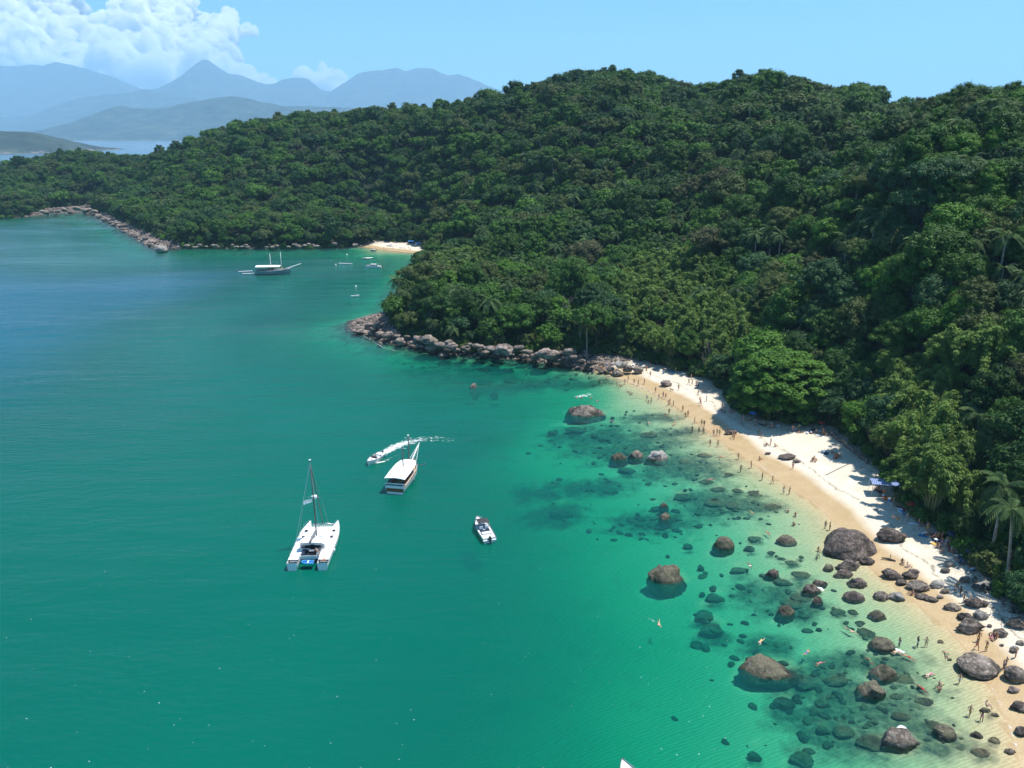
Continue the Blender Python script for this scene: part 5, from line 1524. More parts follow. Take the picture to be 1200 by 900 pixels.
# ================================================================== PEOPLE
SKIN = [simple_mat('skin_' + n, c, .55, .08) for n, c in (('light', (.58, .36, .25)), ('tan', (.42, .23, .14)), ('brown', (.24, .12, .07)), ('dark', (.09, .05, .035)))]
HAIR = [simple_mat('hair_' + n, c, .6, .2) for n, c in (('black', (.012, .01, .009)), ('brown', (.05, .028, .015)), ('fair', (.22, .14, .06)))]
SWIM = {n: simple_mat('swimwear_' + n, c, .7, .15) for n, c in (('black', (.015, .015, .017)), ('red', (.45, .03, .03)), ('blue', (.03, .10, .38)), ('white', (.75, .75, .72)), ('green', (.03, .25, .10)), ('orange', (.60, .20, .03)), ('pink', (.60, .14, .28)), ('yellow', (.65, .50, .06)))}
BASE = dict(pel=(0,0,.92), wai=(0,0,1.09), che=(0,.0,1.30), nek=(0,.0,1.47), chi=(0,.02,1.545), hea=(0,.02,1.63), top=(0,.0,1.69))
RAD = dict(pel=.135, wai=.12, che=.145, nek=.055, chi=.075, hea=.098, top=.07, sh=.065, el=.045, wr=.034, ha=.032, fi=.02, hp=.095, kn=.062, an=.042, to=.035)
def skel(**k):
    J = dict(BASE)
    for s, c in ((-1, 'l'), (1, 'r')):
        J['sh' + c] = (s * .18, 0, 1.41); J['el' + c] = (s * .25, -.02, 1.14); J['wr' + c] = (s * .27, .06, .90); J['ha' + c] = (s * .27, .08, .82); J['fi' + c] = (s * .265, .10, .74)
        J['hp' + c] = (s * .09, 0, .86); J['kn' + c] = (s * .11, .02, .48); J['an' + c] = (s * .11, -.01, .08); J['to' + c] = (s * .13, .15, .035)
    J.update(k); return J
EDGES = [('pel','wai'),('wai','che'),('che','nek'),('nek','chi'),('chi','hea'),('hea','top')] + [e for c in 'lr' for e in (('che','sh'+c),('sh'+c,'el'+c),('el'+c,'wr'+c),('wr'+c,'ha'+c),('ha'+c,'fi'+c),('pel','hp'+c),('hp'+c,'kn'+c),('kn'+c,'an'+c),('an'+c,'to'+c))]
def shift(J, keys, d):
    for k in keys: J[k] = tuple(np.array(J[k]) + np.array(d))
    return J
POSES = {}
POSES['standing'] = skel()
POSES['standing with hand on hip'] = skel(elr=(.36, -.06, 1.17), wrr=(.20, .05, 1.02), har=(.15, .08, .98), fir=(.10, .1, .96), knl=(-.14, .06, .49), anl=(-.18, .02, .08), tol=(-.2, .18, .035))
POSES['walking'] = skel(knl=(-.09, .2, .50), anl=(-.09, .26, .10), tol=(-.1, .42, .06), knr=(.09, -.04, .48), anr=(.09, -.30, .14), tor=(.1, -.17, .05), ell=(-.24, -.12, 1.15), wrl=(-.25, -.08, .92), hal=(-.25, -.05, .85), fil=(-.25, -.02, .78), elr=(.24, .08, 1.15), wrr=(.24, .25, .98), har=(.24, .31, .93), fir=(.24, .37, .9))
POSES['standing with raised arm'] = skel(elr=(.36, .06, 1.52), wrr=(.34, .12, 1.77), har=(.33, .14, 1.85), fir=(.32, .15, 1.93))
J = skel()
for c, s in (('l', -1), ('r', 1)):
    J['hp' + c] = (s * .1, .04, .14); J['kn' + c] = (s * .16, .40, .44); J['an' + c] = (s * .14, .66, .08); J['to' + c] = (s * .15, .82, .05)
    J['sh' + c] = (s * .18, -.06, .67); J['el' + c] = (s * .26, .05, .44); J['wr' + c] = (s * .2, .28, .42); J['ha' + c] = (s * .17, .36, .43); J['fi' + c] = (s * .14, .43, .42)
J.update(pel=(0, 0, .15), wai=(0, -.06, .34), che=(0, -.07, .56), nek=(0, -.05, .73), chi=(0, -.02, .81), hea=(0, -.01, .89), top=(0, -.03, .95)); POSES['sitting'] = J
J = skel()
for k in list(J): x, y, z = J[k]; J[k] = (x, z - .9, .02 - y)
for c, s in (('l', -1), ('r', 1)):
    J['an' + c] = (s * .12, -.82, -.1 - .1 * s); J['to' + c] = (s * .12, -.96, -.12 - .12 * s); J['kn' + c] = (s * .12, -.44, -.05)
J.update(shl=(-.18, .5, 0), ell=(-.3, .74, -.06), wrl=(-.22, 1.0, .05), hal=(-.2, 1.08, .03), fil=(-.18, 1.16, .0), elr=(.34, .40, -.12), wrr=(.38, .16, -.16), har=(.38, .08, -.16), fir=(.38, 0, -.16)); POSES['swimming'] = J
J = skel()
for k in list(J): x, y, z = J[k]; J[k] = (x, z - .9, .13 + y * .6)
J.update(knl=(-.12, -.42, .36), anl=(-.12, -.68, .08), tol=(-.13, -.80, .06), ell=(-.4, .3, .08), wrl=(-.42, .05, .06), hal=(-.42, -.03, .06), fil=(-.42, -.1, .06)); POSES['lying'] = J

def body_mesh(pname, J):
    names = list(J); ix = {n: i for i, n in enumerate(names)}
    me = bpy.data.meshes.new('skeleton'); me.from_pydata([J[n] for n in names], [(ix[a], ix[b]) for a, b in EDGES], []); me.update()
    o = bpy.data.objects.new('skeleton', me); COL.objects.link(o)
    sk = o.modifiers.new('skin', 'SKIN'); sk.use_smooth_shade = True; sk.branch_smoothing = .3
    for n in names:
        r = RAD.get(n) or RAD[n[:-1]]; v = me.skin_vertices[0].data[ix[n]]
        v.radius = (r, r * (.72 if n in ('che', 'wai') else 1)); v.use_root = n == 'pel'
    sb = o.modifiers.new('sub', 'SUBSURF'); sb.levels = 1; sb.render_levels = 1
    dg = bpy.context.evaluated_depsgraph_get()
    out = bpy.data.meshes.new_from_object(o.evaluated_get(dg)); out.name = 'person'
    bpy.data.objects.remove(o); bpy.data.meshes.remove(me)
    out.materials.clear()
    for m in (SKIN[1], SWIM['red'], HAIR[0]): out.materials.append(m)
    P = {n: np.array(J[n]) for n in names}
    up = P['top'] - P['nek']; up /= np.linalg.norm(up)
    fw = np.cross(up, np.array([-1., 0, 0]))
    mi = []
    segs = [(P[a], P[b], a, b) for a, b in EDGES]
    for p in out.polygons:
        c = np.array(p.center); best = None
        for a, b, na, nb in segs:
            d = b - a; t_ = np.clip((c - a) @ d / (d @ d), 0, 1); q = np.linalg.norm(c - a - t_ * d)
            if best is None or q < best[0]: best = (q, na, nb, t_)
        _, na, nb, t_ = best; m = 0
        if nb in ('hea', 'top'):
            rel = c - P['hea']
            if rel @ up > .045 or (rel @ fw < -.01 and rel @ up > -.07): m = 2
        elif nb[:2] == 'hp' or (nb == 'wai' and t_ < .35) or (nb[:2] == 'kn' and t_ < .3): m = 1
        mi.append(m)
    out.polygons.foreach_set('material_index', mi); out.polygons.foreach_set('use_smooth', [True] * len(mi)); out.update()
    # a face: eyes, nose
    return out
BODY = {k: body_mesh(k, v) for k, v in POSES.items()}

MARKS = [(994,635,'the huge dark boulder'),(1045,627,'the dark cracked boulder'),(1147,780,'the big smooth grey boulder'),(1138,732,'the wedge shaped boulder'),(1055,690,'the upright pale rock'),(1076,686,'the flat topped brown boulder'),
         (923,535,'the flat dark slab'),(1036,566,'the blue awning'),(686,480,'the broad flat rock'),(752,533,'the row of three rocks'),(1020,806,'the square mossy rock'),(902,780,'the long flat reef rock'),(848,635,'the round brown rock'),
         (730,434,'the boulders at the beach head'),(781,449,'the reddish boulder'),(905,480,'the big spreading tree'),(1000,525,'the low stone wall'),(1034,753,'the half sunk rounded rock'),(838,588,'the drowned mid beach rock'),(857,506,'the white foam line'),(1108,856,'the paired brown rock'),(940,690,'the near rock cluster'),(690,418,'the end of the rock pile'),(1150,650,'the shaded bushes of the near beach'),(458,288,'the cove boats'),(783,671,'the square brown rock')]
SW = list(SWIM)
PWORD = {'standing with hand on hip': 'hand on hip', 'standing with raised arm': 'arm raised'}
pcount = 0
def person(px, py, pose=None, z=None, col=None, face=None, label=None, group=None):
    global pcount
    pcount += 1
    p = G(px, py); gz = ground_z(p.x, p.y)
    if z is None and gz > 0:
        p = G(px, py, gz); gz = ground_z(p.x, p.y)
    where = 'on sand' if gz > .1 else 'at the water edge' if gz > -.15 else 'in shallows' if gz > -1.0 else 'in deep water'
    if z is not None: where = 'on rock'
    if pose is None:
        pose = rng.choice(['standing', 'standing with hand on hip', 'walking', 'standing with raised arm'], p=[.45, .2, .25, .1])
        if gz < -1.25: pose = 'swimming'
        elif gz < -.25 and rng.random() < .5: pose = 'sitting'
    pose = str(pose); col = col or str(rng.choice(SW))
    zz = z if z is not None else gz
    if pose == 'swimming': zz = 0.02
    elif gz < 0 and z is None: zz = max(gz, -1.05)
    d2 = [((px - a) ** 2 + ((py - b) * 1.4) ** 2, n) for a, b, n in MARKS]; near = min(d2)[1]
    me = BODY[pose]
    o = bpy.data.objects.new('person', me); link(o)
    tone = int(rng.choice(4, p=[.25, .4, .25, .1]))
    set_mats(o, [SKIN[tone], SWIM[col], HAIR[int(rng.choice(3, p=[.6, .3, .1]))]])
    o.location = (p.x, p.y, zz); o.rotation_euler = (0, 0, rng.uniform(0, 6.28) if face is None else face); s = rng.uniform(.93, 1.05); o.scale = (s, s, s)
    tag(o, label or f'person in {col} swimwear, {PWORD.get(pose, pose)}, {where} by {near}', 'person', group or ('bathers in the water' if gz < -.15 and z is None else 'people on the beach'))
    return o
# in the water, far end of the beach
for q in [(672,433),(676,437),(702,447),(705,449),(723,452),(726,454),(729,452),(732,450),(743,450),(748,452),(755,450),(715,441),(690,441),(758,468),(763,472),(760,471),(772,468),(777,466),(780,468),(783,475),(785,474),(789,476),(780,487),(784,485),(803,490),(806,488),(814,496),(822,499),(825,500),(811,506),(819,507),(824,508),(836,511),(840,510),(843,511),(858,513),(860,515),(832,522),(841,523),(865,538),(868,552),(918,578),(925,579),(893,562),(924,599),(932,603),(930,614),(967,619),(972,621),(959,644),(1075,756),(1085,756),(1054,755),(1101,802),(1102,808),(1136,838),(1150,844),(1124,800),(736,446),(711,443),(696,437),(768,460),(800,482),(880,548),(905,566)]:
    person(*q)
for q in [(760,495),(790,497),(845,535),(880,600),(900,625),(995,738),(1065,770),(1020,775),(1090,790),(945,765),(737,459),(740,461),(718,494),(833,562),(879,663),(892,751),(961,777),(1081,807),(958,652),(1053,764),(1109,767),(772,730),(700,470)]:
    person(*q, pose='swimming')
# sunbathers on rocks
for q, pz in [((675,474),'sitting'),((681,474),'sitting'),((693,474),'sitting')]: person(*q, pose=pz, z=1.35, label=f'person sitting on the back edge of the broad flat rock, {("leftmost","middle one","rightmost")[[675,681,693].index(q[0])]} of three')
person(1044, 622, 'sitting', z=ground_z(*G(1044, 627)[:2]) + 1.5, label='person sitting on top of the dark cracked boulder')
person(1049, 623, 'sitting', z=ground_z(*G(1049, 627)[:2]) + 1.3, label='person sitting lower on the dark cracked boulder')
person(1155, 829, 'sitting', z=.15, label='person perched on the little mossy rock in the shallows')
# on the beach
for q in [(795,457),(807,450),(811,451),(816,453),(818,455),(818,463),(823,461),(827,459),(820,472),(821,475),(828,470),(889,510),(892,513),(903,521),(929,549),(1119,694),(1122,690),(1125,697),(1129,706),(1146,752),(1144,761),(1155,763),(1190,771),(1175,785),(1178,783),(753,437),(762,441),(810,444),(846,478),(849,481)]:
    person(*q)
for q in [(845,482),(850,484),(855,483),(859,482),(898,523),(908,523),(890,539),(952,540),(956,541),(954,538),(975,531),(978,533),(981,534),(984,535),(1057,660),(1063,664),(1167,748),(1165,745)]:
    person(*q, pose='sitting')
person(1072, 696, 'lying'); person(1162, 748, 'lying'); person(1069, 697, 'sitting')
# in the shade of the trees
rg = np.random.default_rng(41)
def shade(line, n, dx, dy, poses=('sitting', 'sitting', 'standing', 'lying')):
    P = np.array(line, float)
    for k in range(n):
        f = rg.random() * (len(P) - 1); i = int(f); a = P[i] + (P[min(i + 1, len(P) - 1)] - P[i]) * (f - i)
        person(a[0] + rg.uniform(-dx, dx), a[1] + rg.uniform(-dy, dy), str(rg.choice(poses)))
shade([(868,490),(890,497),(920,503),(958,507),(975,507)], 18, 4, 2)
shade([(1012,556),(1030,572),(1045,588),(1062,604),(1085,622),(1100,634)], 22, 5, 3)
shade([(1100,634),(1118,648),(1135,664)], 24, 8, 6)
shade([(693,421),(712,423),(735,426),(765,431),(795,439)], 20, 4, 3)
shade([(845,462),(862,474)], 6, 4, 3)
shade([(447,291),(470,291),(486,291)], 5, 3, 1, ('standing', 'sitting'))
# crew
for bx, by, bz, nm in ((RUN.location.x, RUN.location.y, .7, 'person sitting at the wheel of the running speedboat'),):
    o = person(440, 540, 'sitting', z=bz, label=nm); o.location = (bx, by, bz)
o = person(376, 660, 'sitting', z=1.45, col='orange', label='person sitting in the cockpit of the catamaran'); o.location = (-31.0, 111.0, 1.45)
print('people', pcount)

# a dog led along the water edge
dg_ = empty('dog', (*G(787, 460)[:2], ground_z(*G(787, 460)[:2])), R(70)); tag(dg_, 'brown dog at the feet of a person on the wet sand by the reddish boulder', 'dog')
def dog_mesh():
    J = dict(pel=(0,-.30,.48),mid=(0,0,.46),che=(0,.26,.47),nek=(0,.40,.60),hea=(0,.50,.70),muz=(0,.68,.66),tai=(0,-.45,.55),tip=(0,-.66,.68))
    E = [('pel','mid'),('mid','che'),('che','nek'),('nek','hea'),('hea','muz'),('pel','tai'),('tai','tip')]; Rr = dict(pel=.11,mid=.10,che=.14,nek=.08,hea=.085,muz=.04,tai=.03,tip=.02)
    for s, c in ((-1,'l'),(1,'r')):
        J.update({'a'+c:(s*.09,.26,.38),'b'+c:(s*.09,.25,.2),'c'+c:(s*.09,.28,.03),'d'+c:(s*.09,-.28,.38),'e'+c:(s*.1,-.22,.26),'f'+c:(s*.1,-.38,.16),'g'+c:(s*.1,-.34,.03),'k'+c:(s*.07,.46,.80)})
        E += [('che','a'+c),('a'+c,'b'+c),('b'+c,'c'+c),('pel','d'+c),('d'+c,'e'+c),('e'+c,'f'+c),('f'+c,'g'+c),('hea','k'+c)]
        Rr.update({'a'+c:.055,'b'+c:.03,'c'+c:.03,'d'+c:.07,'e'+c:.045,'f'+c:.028,'g'+c:.028,'k'+c:.025})
    n = list(J); ix = {a: i for i, a in enumerate(n)}
    me = bpy.data.meshes.new('skeleton'); me.from_pydata([J[a] for a in n], [(ix[a], ix[b]) for a, b in E], []); o = bpy.data.objects.new('skeleton', me); COL.objects.link(o)
    o.modifiers.new('skin', 'SKIN').use_smooth_shade = True
    for a in n:
        v = me.skin_vertices[0].data[ix[a]]; v.radius = (Rr[a],) * 2; v.use_root = a == 'pel'
    o.modifiers.new('s', 'SUBSURF').levels = 1
    out = bpy.data.meshes.new_from_object(o.evaluated_get(bpy.context.evaluated_depsgraph_get())); bpy.data.objects.remove(o)
    out.materials.clear(); out.materials.append(simple_mat('dog_fur', (.13, .07, .035), .9, .3)); return out
obj('body', dog_mesh(), dg_)

# ================================================================== BEACH THINGS
def on_ground(px, py):
    p = G(px, py, 1.0); gz = ground_z(p.x, p.y); p = G(px, py, gz); return Vector((p.x, p.y, ground_z(p.x, p.y)))
p = on_ground(1035, 578)
aw = empty('beach_awning', p, R(-12)); tag(aw, 'blue awning with white wave pattern on poles at the edge of the trees', 'awning')
t = NT('awning_print'); tc = t.n('ShaderNodeTexCoord').outputs['Object']
wv = t.n('ShaderNodeTexWave'); wv.inputs['Scale'].default_value = 1.1; wv.inputs['Distortion'].default_value = 7; wv.inputs['Detail'].default_value = 3; t.l(tc, wv.inputs[0])
t.surf(t.princ(t.ramp(wv.outputs['Fac'], [(.2, (.015, .05, .20)), (.5, (.02, .11, .40)), (.72, (.03, .15, .46)), (.84, (.5, .56, .64))]), .75))
mb = MB(); n_ = 8; rings = []
for i in range(n_ + 1):
    x = -2.4 + 4.8 * i / n_; rings.append([(x, y, 2.25 - .18 * math.sin(math.pi * i / n_) * (1 - (y / 1.35) ** 2) + (.18 if abs(y) < .1 else 0)) for y in np.linspace(-1.35, 1.35, 7)])
mb.loft(rings, 0, closed=False); mb.build('canopy', [t.m], aw, True)
for x in (-2.3, 2.3):
    for y in (-1.28, 1.28):
        q = MB(); q.tube([(x, y, -.3), (x, y, 2.28)], .035, 6); q.build('pole', [M_alu], aw)
for k, (px, py, ln, lb) in enumerate([(482,284,3.6,'dark blue awning at the left of the shaded cove sand'),(490,285,3.2,'dark blue awning at the right of the shaded cove sand')]):
    p = on_ground(px, py); a = empty('beach_awning', p, .1); tag(a, lb, 'awning')
    mb = MB(); mb.loft([[(-ln / 2, -1.2, 2.0), (-ln / 2, 0, 2.3), (-ln / 2, 1.2, 2.0)], [(ln / 2, -1.2, 2.0), (ln / 2, 0, 2.3), (ln / 2, 1.2, 2.0)]], 0, closed=False); mb.build('canopy', [M_blue], a)
    for x in (-1, 1):
        for y in (-1, 1):
            q = MB(); q.tube([(x * ln * .48, y * 1.15, -.3), (x * ln * .48, y * 1.15, 2.05)], .035, 5); q.build('pole', [M_alu], a)
# parasols, towels, coolers and bags in the shade
def parasol(px, py, mat, col, wh):
    p = on_ground(px, py); e = empty('beach_parasol', p, rng.uniform(0, 3)); e.rotation_euler = (rng.uniform(-.15, .15), rng.uniform(-.15, .15), rng.uniform(0, 3)); tag(e, f'{col} beach parasol standing {wh}', 'parasol', 'parasols along the beach')
    q = MB(); q.tube([(0, 0, -.3), (0, 0, 2.15)], .025, 6); q.build('pole', [M_alu], e)
    rings = [[(r * math.cos(k * math.pi / 4), r * math.sin(k * math.pi / 4), z) for k in range(8)] for r, z in ((.95, 1.72), (.6, 1.98), (.04, 2.12))]
    q = MB(); q.loft(rings, 0); q.build('canopy', [mat], e)
for px, py, m, c, w in [(1066,600,M_red,'red','under the trees left of the crowd in the near shade'),(1114,636,M_navy,'navy','among the seated crowd in the near shade'),(1134,655,M_blue,'blue','nearest the bushes at the end of the crowd'),
                        (962,504,M_red,'red','beside the low stone wall'),(881,492,M_blue,'blue','under the big spreading tree')]:
    parasol(px, py, m, c, w)
M_list = [(M_red, 'red'), (M_blue, 'blue'), (M_white, 'white'), (M_cyan, 'bright blue'), (M_orange, 'orange'), (M_yel, 'yellow'), (M_navy, 'navy')]
for (line, n, wh) in (([(1085,624),(1108,640),(1138,668)], 26, 'in the near tree shade'), ([(870,492),(920,503),(970,508)], 12, 'in the shade of the big spreading tree'), ([(1015,560),(1050,594),(1075,615)], 12, 'in the shade between awning and crowd'), ([(700,421),(760,431),(800,441)], 10, 'in dappled shade at the beach head'), ([(960,528),(985,537)], 4, 'on white sand below the stone wall')):
    P_ = np.array(line, float)
    for k in range(n):
        f = rg.random() * (len(P_) - 1); i = int(f); a = P_[i] + (P_[i + 1] - P_[i]) * (f - i) + rg.uniform(-5, 5, 2) * np.array([1, .7])
        m, c = M_list[int(rg.integers(0, 7))]; p = on_ground(*a); kd = rg.random()
        if kd < .5:
            mb = MB(); xs = np.linspace(-.9, .9, 7)
            mb.loft([[(x, -.42, .03 + .02 * math.sin(x * 5)), (x, 0, .035), (x, .42, .03 + .02 * math.cos(x * 4))] for x in xs], 0, closed=False); o = mb.build('beach_towel', [m]); tag(o, f'{c} towel spread on the sand {wh}', 'towel', 'towels on the beach'); o.location = p
        elif kd < .75:
            e = empty('cool_box', p); tag(e, f'{c} cool box standing on the sand {wh}', 'cool box', 'cool boxes on the beach')
            mb = MB(); mb.box((0, 0, .17), (.55, .35, .34), taper=1.06); mb.build('box', [m], e); mb = MB(); mb.box((0, 0, .375), (.6, .4, .07)); mb.build('lid', [M_white], e); o = e
        else:
            e = empty('beach_chair', p); tag(e, f'low {c} beach chair {wh}', 'beach chair', 'beach chairs on the sand')
            mb = MB(); mb.box((0, 0, .28), (.5, .5, .04)); mb.build('seat', [m], e); mb = MB(); mb.box((0, -.36, .55), (.5, .04, .62), rx=.45); mb.build('backrest', [m], e)
            mb = MB()
            for s in (-1, 1): mb.tube([(s * .26, .3, 0), (s * .26, -.2, .45), (s * .26, -.45, .85)], .02, 5); mb.tube([(s * .26, -.3, 0), (s * .26, .25, .3)], .02, 5)
            mb.build('frame', [M_alu], e); o = e
        o.rotation_euler.z = rg.uniform(0, 6.28)
# low wall of stones between the sand and the wood
wp = [on_ground(a, b) for a, b in [(972,507),(982,516),(995,526),(1008,536),(1017,543)]]
w = empty('stone_wall', wp[0]); tag(w, 'low brown stone wall at the back of the white sand, below the banana plants', 'wall')
L = [0]; 
for a, b in zip(wp, wp[1:]): L.append(L[-1] + (b - a).length)
sm = [np_mesh('stone', ICO[2][0] * np.array([.42, .32, .26]) * (1 + .25 * fbm(ICO[2][0][:, 0] * 1.5 + i * 9, ICO[2][0][:, 1] * 1.5, ICO[2][0][:, 2] * 1.5))[:, None], ICO[2][1].astype(np.int32), [M_rock['grey brown']], True) for i in range(3)]
s_ = 0.0; k = 0
while s_ < L[-1]:
    q = Vector([np.interp(s_, L, [v[i] for v in wp]) for i in range(3)])
    for lv in range(2):
        o = obj('stone', sm[k % 3], w, [M_rock['pinkish' if k % 3 else 'grey brown']]); o.location = q - wp[0] + Vector((rg.uniform(-.1, .1), rg.uniform(-.1, .1), .2 + lv * .42)); o.rotation_euler = (0, 0, rg.uniform(0, 3)); k += 1
    s_ += .62
a, b = on_ground(968, 557), on_ground(996, 543)
mb = MB(); mb.tube([a.lerp(b, i / 10) + Vector((rg.uniform(-.08, .08), rg.uniform(-.08, .08), .08)) for i in range(11)], .07, 6); o = mb.build('rope', [M_grey]); tag(o, 'long grey rope stretched across the white sand', 'rope')
p = on_ground(1044, 657); mb = MB(); mb.tube([(-1.3, .5, .15), (-.4, .1, .2), (.5, -.5, .16)], [.10, .16, .12], 7); mb.tube([(-.2, 0, .2), (.1, .5, .5), (.15, .6, .8)], [.08, .05, .03], 5); o = mb.build('driftwood', [M_bark]); o.location = p; tag(o, 'dark forked driftwood log on the wet sand above the low dark rocks', 'driftwood')

# ================================================================== SINGLE TREES AND PLANTS
def big_tree():
    e = empty('spreading_tree', (BIG.x, BIG.y + 1, ground_z(BIG.x, BIG.y) - .2)); tag(e, 'big spreading tree with a broad bright green crown overhanging the beach', 'tree')
    rg = np.random.default_rng(77); C = Crown()
    for i in range(190):
        k = (i + .5) / 190; el = math.asin(1 - 1.4 * k); az = i * 2.39996
        rr = rg.uniform(.70, 1.0)
        c = np.array([math.cos(el) * math.cos(az) * 11.5 * rr, math.cos(el) * math.sin(az) * 9.0 * rr, 7.6 + math.sin(el) * 8.2 * rg.uniform(.85, 1.1)])
        r = rg.uniform(1.0, 1.9); n = int(150 * r * r / 1.6)
        d = unit(int(n * 1.6), rg); d = d[d[:, 2] > -.4][:n]
        pos = c + d * np.array([1.15, 1.15, .55]) * (r * rg.uniform(.7, 1.1, len(d)))[:, None]
        C.quads(*leaf_quads(pos, d * .6 + np.array([0, 0, .8]), .58, rg, spread=.4)); C.core(c - np.array([0, 0, r * .2]), r * .6, 1)
    obj('crown', C.mesh('crown', M_leaf['bright green']), e)
    mb = MB(); mb.tube([(0, 0, -1), (0, 0, 1.5), (.3, 0, 3.2)], [.9, .65, .55], 10)
    for k in range(8):
        a = k * .8; mb.tube([(.2, 0, 2.6), (math.cos(a) * 3, math.sin(a) * 3, 5.0), (math.cos(a) * 8, math.sin(a) * 6.5, 7.0)], [.35, .22, .08], 6)
    mb.build('trunk', [M_bark], e, True)
big_tree()
def coconut(px, py, h, s, lb):
    p = on_ground(px, py); e = empty('coconut_palm', p, rng.uniform(0, 6), s); tag(e, lb, 'palm')
    mb = MB(); mb.tube([(.5 * (i / 6) ** 1.5, 0, -1 + (h + 1) * i / 6) for i in range(7)], [.26, .2, .17, .15, .14, .13, .14], 8); mb.build('trunk', [M_palebark], e, True)
    for q in range(18):
        f = obj('frond', FROND_ME[q % 3], e, [M_coco]); f.location = (.5, 0, h); f.rotation_euler = (0, rng.uniform(-.45, .35), q * 2.4 + rng.uniform(-.2, .2)); f.scale = (rng.uniform(.9, 1.15),) * 3
coconut(1024, 520, 8.5, 1.0, 'yellowish coconut palm right of the big spreading tree')
coconut(688, 414, 9.5, 1.05, 'bright coconut palm standing over the end of the rock pile')
def banana(px, py, s, lb):
    p = on_ground(px, py); e = empty('banana_plant', p, rng.uniform(0, 6), s); tag(e, lb, 'banana plant')
    mb = MB(); mb.tube([(0, 0, -.3), (0, 0, 1.2), (.1, 0, 2.2)], [.18, .15, .1], 8); mb.build('stem', [simple_mat('banana_stem', (.16, .19, .06), .7)], e, True)
    ml = M_leaf['bright green']
    for k in range(9):
        a = k * 2.4; el = rng.uniform(.5, 1.2); V, Q = [], []
        for i in range(9):
            f = i / 8; r = 2.5 * f; zc = 2.0 + 2.4 * math.sin(el) * f - 1.5 * f * f; w = .36 * math.sin(math.pi * min(1, .08 + .92 * f)) ** .6
            x = r * math.cos(el)
            V += [(x, -w, zc + .10), (x, 0, zc), (x, w, zc + .10)]
        for i in range(8):
            for j in range(2): Q.append((i * 3 + j, i * 3 + j + 1, i * 3 + j + 4, i * 3 + j + 3))
        o = obj('leaf', np_mesh('leaf', np.array(V), np.array(Q, dtype=np.int32), [ml], True), e); o.rotation_euler = (0, 0, a)
banana(1000, 512, 1.15, 'banana plant with long upright leaves behind the stone wall'); banana(1010, 516, 1.0, 'banana plant right of the tallest one behind the stone wall'); banana(1028, 522, .9, 'banana plant under the yellowish coconut palm'); banana(992, 505, .85, 'banana plant at the foot of the big spreading tree')
def bare_tree(px, py, h, s, seed, lb):
    p = on_ground(px, py); e = empty('bare_tree', (p.x, p.y, ground_z(p.x, p.y)), rng.uniform(0, 6), s); tag(e, lb, 'tree')
    rr = random.Random(seed); tr, tw = MB(), MB()
    def grow(p0, d, L_, r, lv):
        p1 = p0 + d * L_ * .5 + Vector((rr.uniform(-.1, .1), rr.uniform(-.1, .1), 0)) * L_; p2 = p1 + d * L_ * .5
        (tr if lv < 2 else tw).tube([p0, p1, p2], [r, r * .8, r * .62], 6 if lv < 2 else 4, cap=False)
        if lv >= 5: return
        for k in range(3 if lv < 4 else 4):
            nd = (d + Vector((rr.uniform(-.8, .8), rr.uniform(-.8, .8), rr.uniform(-.15, .5)))).normalized()
            grow(p2 if k else p1, nd, L_ * rr.uniform(.55, .78), r * .58, lv + 1)
    grow(Vector((0, 0, -.5)), Vector((.08, 0, 1)), h * .36, .22, 0)
    tr.build('trunk', [M_palebark], e, True); tw.build('branch', [simple_mat('twig', (.27, .22, .20), .9, .3)], e)
bare_tree(655, 380, 13, 1.0, 3, 'leafless grey tree standing among green crowns above the rock pile')
bare_tree(668, 368, 12, 1.0, 8, 'second leafless grey tree, right of the first above the rock pile')
bare_tree(641, 372, 10, 1.0, 5, 'smaller leafless grey tree left of the pair above the rock pile')
bare_tree(828, 425, 10, 1.0, 14, 'leafless pale tree leaning by the bamboo behind the beach head')

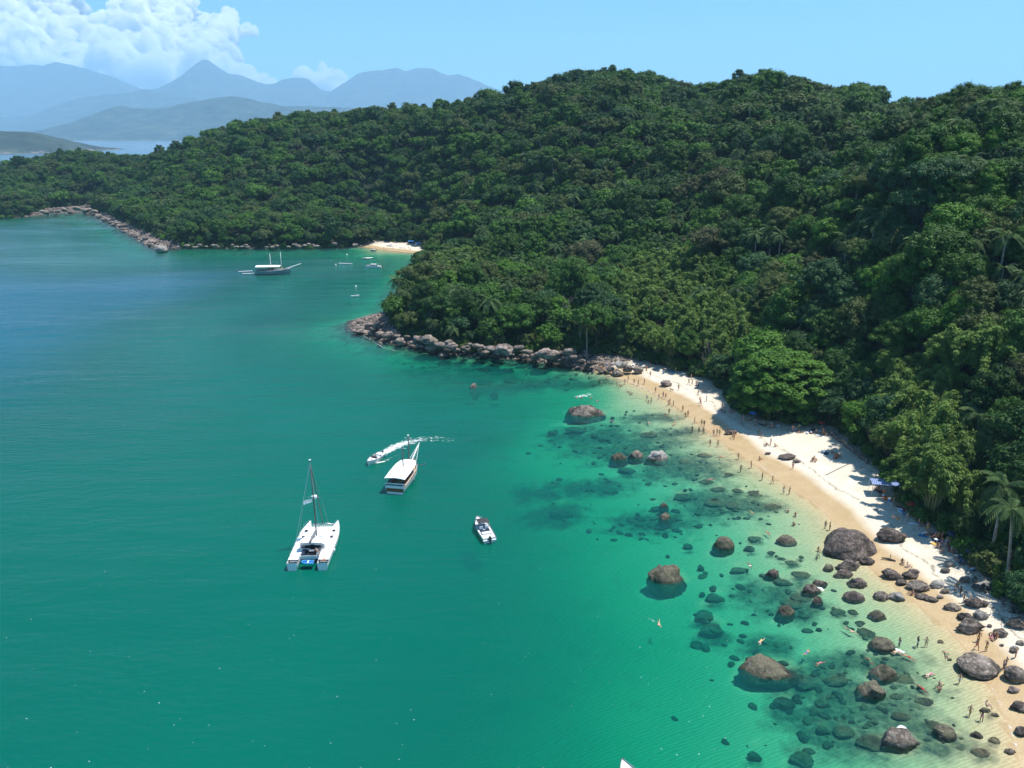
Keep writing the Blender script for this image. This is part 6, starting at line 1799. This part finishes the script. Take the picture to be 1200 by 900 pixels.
# look-alikes that share a label are told apart by their order in the picture
from collections import defaultdict
ORD = ['leftmost', 'second from left', 'third from left', 'fourth from left', 'fifth from left', 'sixth from left', 'seventh from left', 'eighth from left', 'ninth from left', 'tenth from left', 'eleventh from left']
def alike():
    bl = defaultdict(list)
    for o in scene.objects:
        if o.parent is None and o.get('category') and o.get('kind') is None: bl[o['label']].append(o)
    return [(lb, v) for lb, v in bl.items() if len(v) > 1]
def pix(o): return PIX(o.location.x, o.location.y, o.location.z)
def short(nl):
    for a_, b_ in ((' swimwear', ''), ('clump of yellow green bamboo plumes', 'yellow green bamboo'), ('behind the big spreading beach tree', 'behind the beach tree'), ('high on the slope behind the rocky shore', 'high behind the rocky shore'), ('near the skyline of the wooded hill', 'near the wooded skyline'), ('on the near slope above the blue awning', 'above the blue awning'), ('on the far wooded hill across the bay', 'on the far hill'), (' with ', ' '), (' the ', ' '), (' by ', ' near '), ('at water edge', 'at waterline'), ('boulders at beach head', 'beach head boulders'), ('end of rock pile', 'rock pile end'), ('shaded bushes of near beach', 'near beach bushes'), (' of trees', ''), (' broadleaf', ''), ('standing ', '')):
        if len(nl.split()) <= 16: break
        nl = nl.replace(a_, b_)
    return nl
for lb, os_ in alike():
    if len(os_) > 8:
        xs = sorted(pix(o)[0] for o in os_); ys = sorted(pix(o)[1] for o in os_); m_ = len(xs)
        for o in os_:
            x_, y_ = pix(o)[:2]
            w = ('upper ' if y_ < ys[m_ // 3] else 'lower ' if y_ > ys[2 * m_ // 3] else 'central ') + ('left' if x_ < xs[m_ // 3] else 'middle' if x_ < xs[2 * m_ // 3] else 'right')
            o['label'] = short(f'{lb}, {w}')
for lb, os_ in alike():
    n = len(os_)
    if n <= 11:
        os_.sort(key=lambda o: pix(o)[0])
        for k, o in enumerate(os_):
            w = ('left one' if k == 0 else 'right one') if n == 2 else ORD[k] if k < n - 1 else 'rightmost'
            o['label'] = short(f'{lb}, {w}')
for o in scene.objects:
    if o.get('label'): o['label'] = short(o['label'])
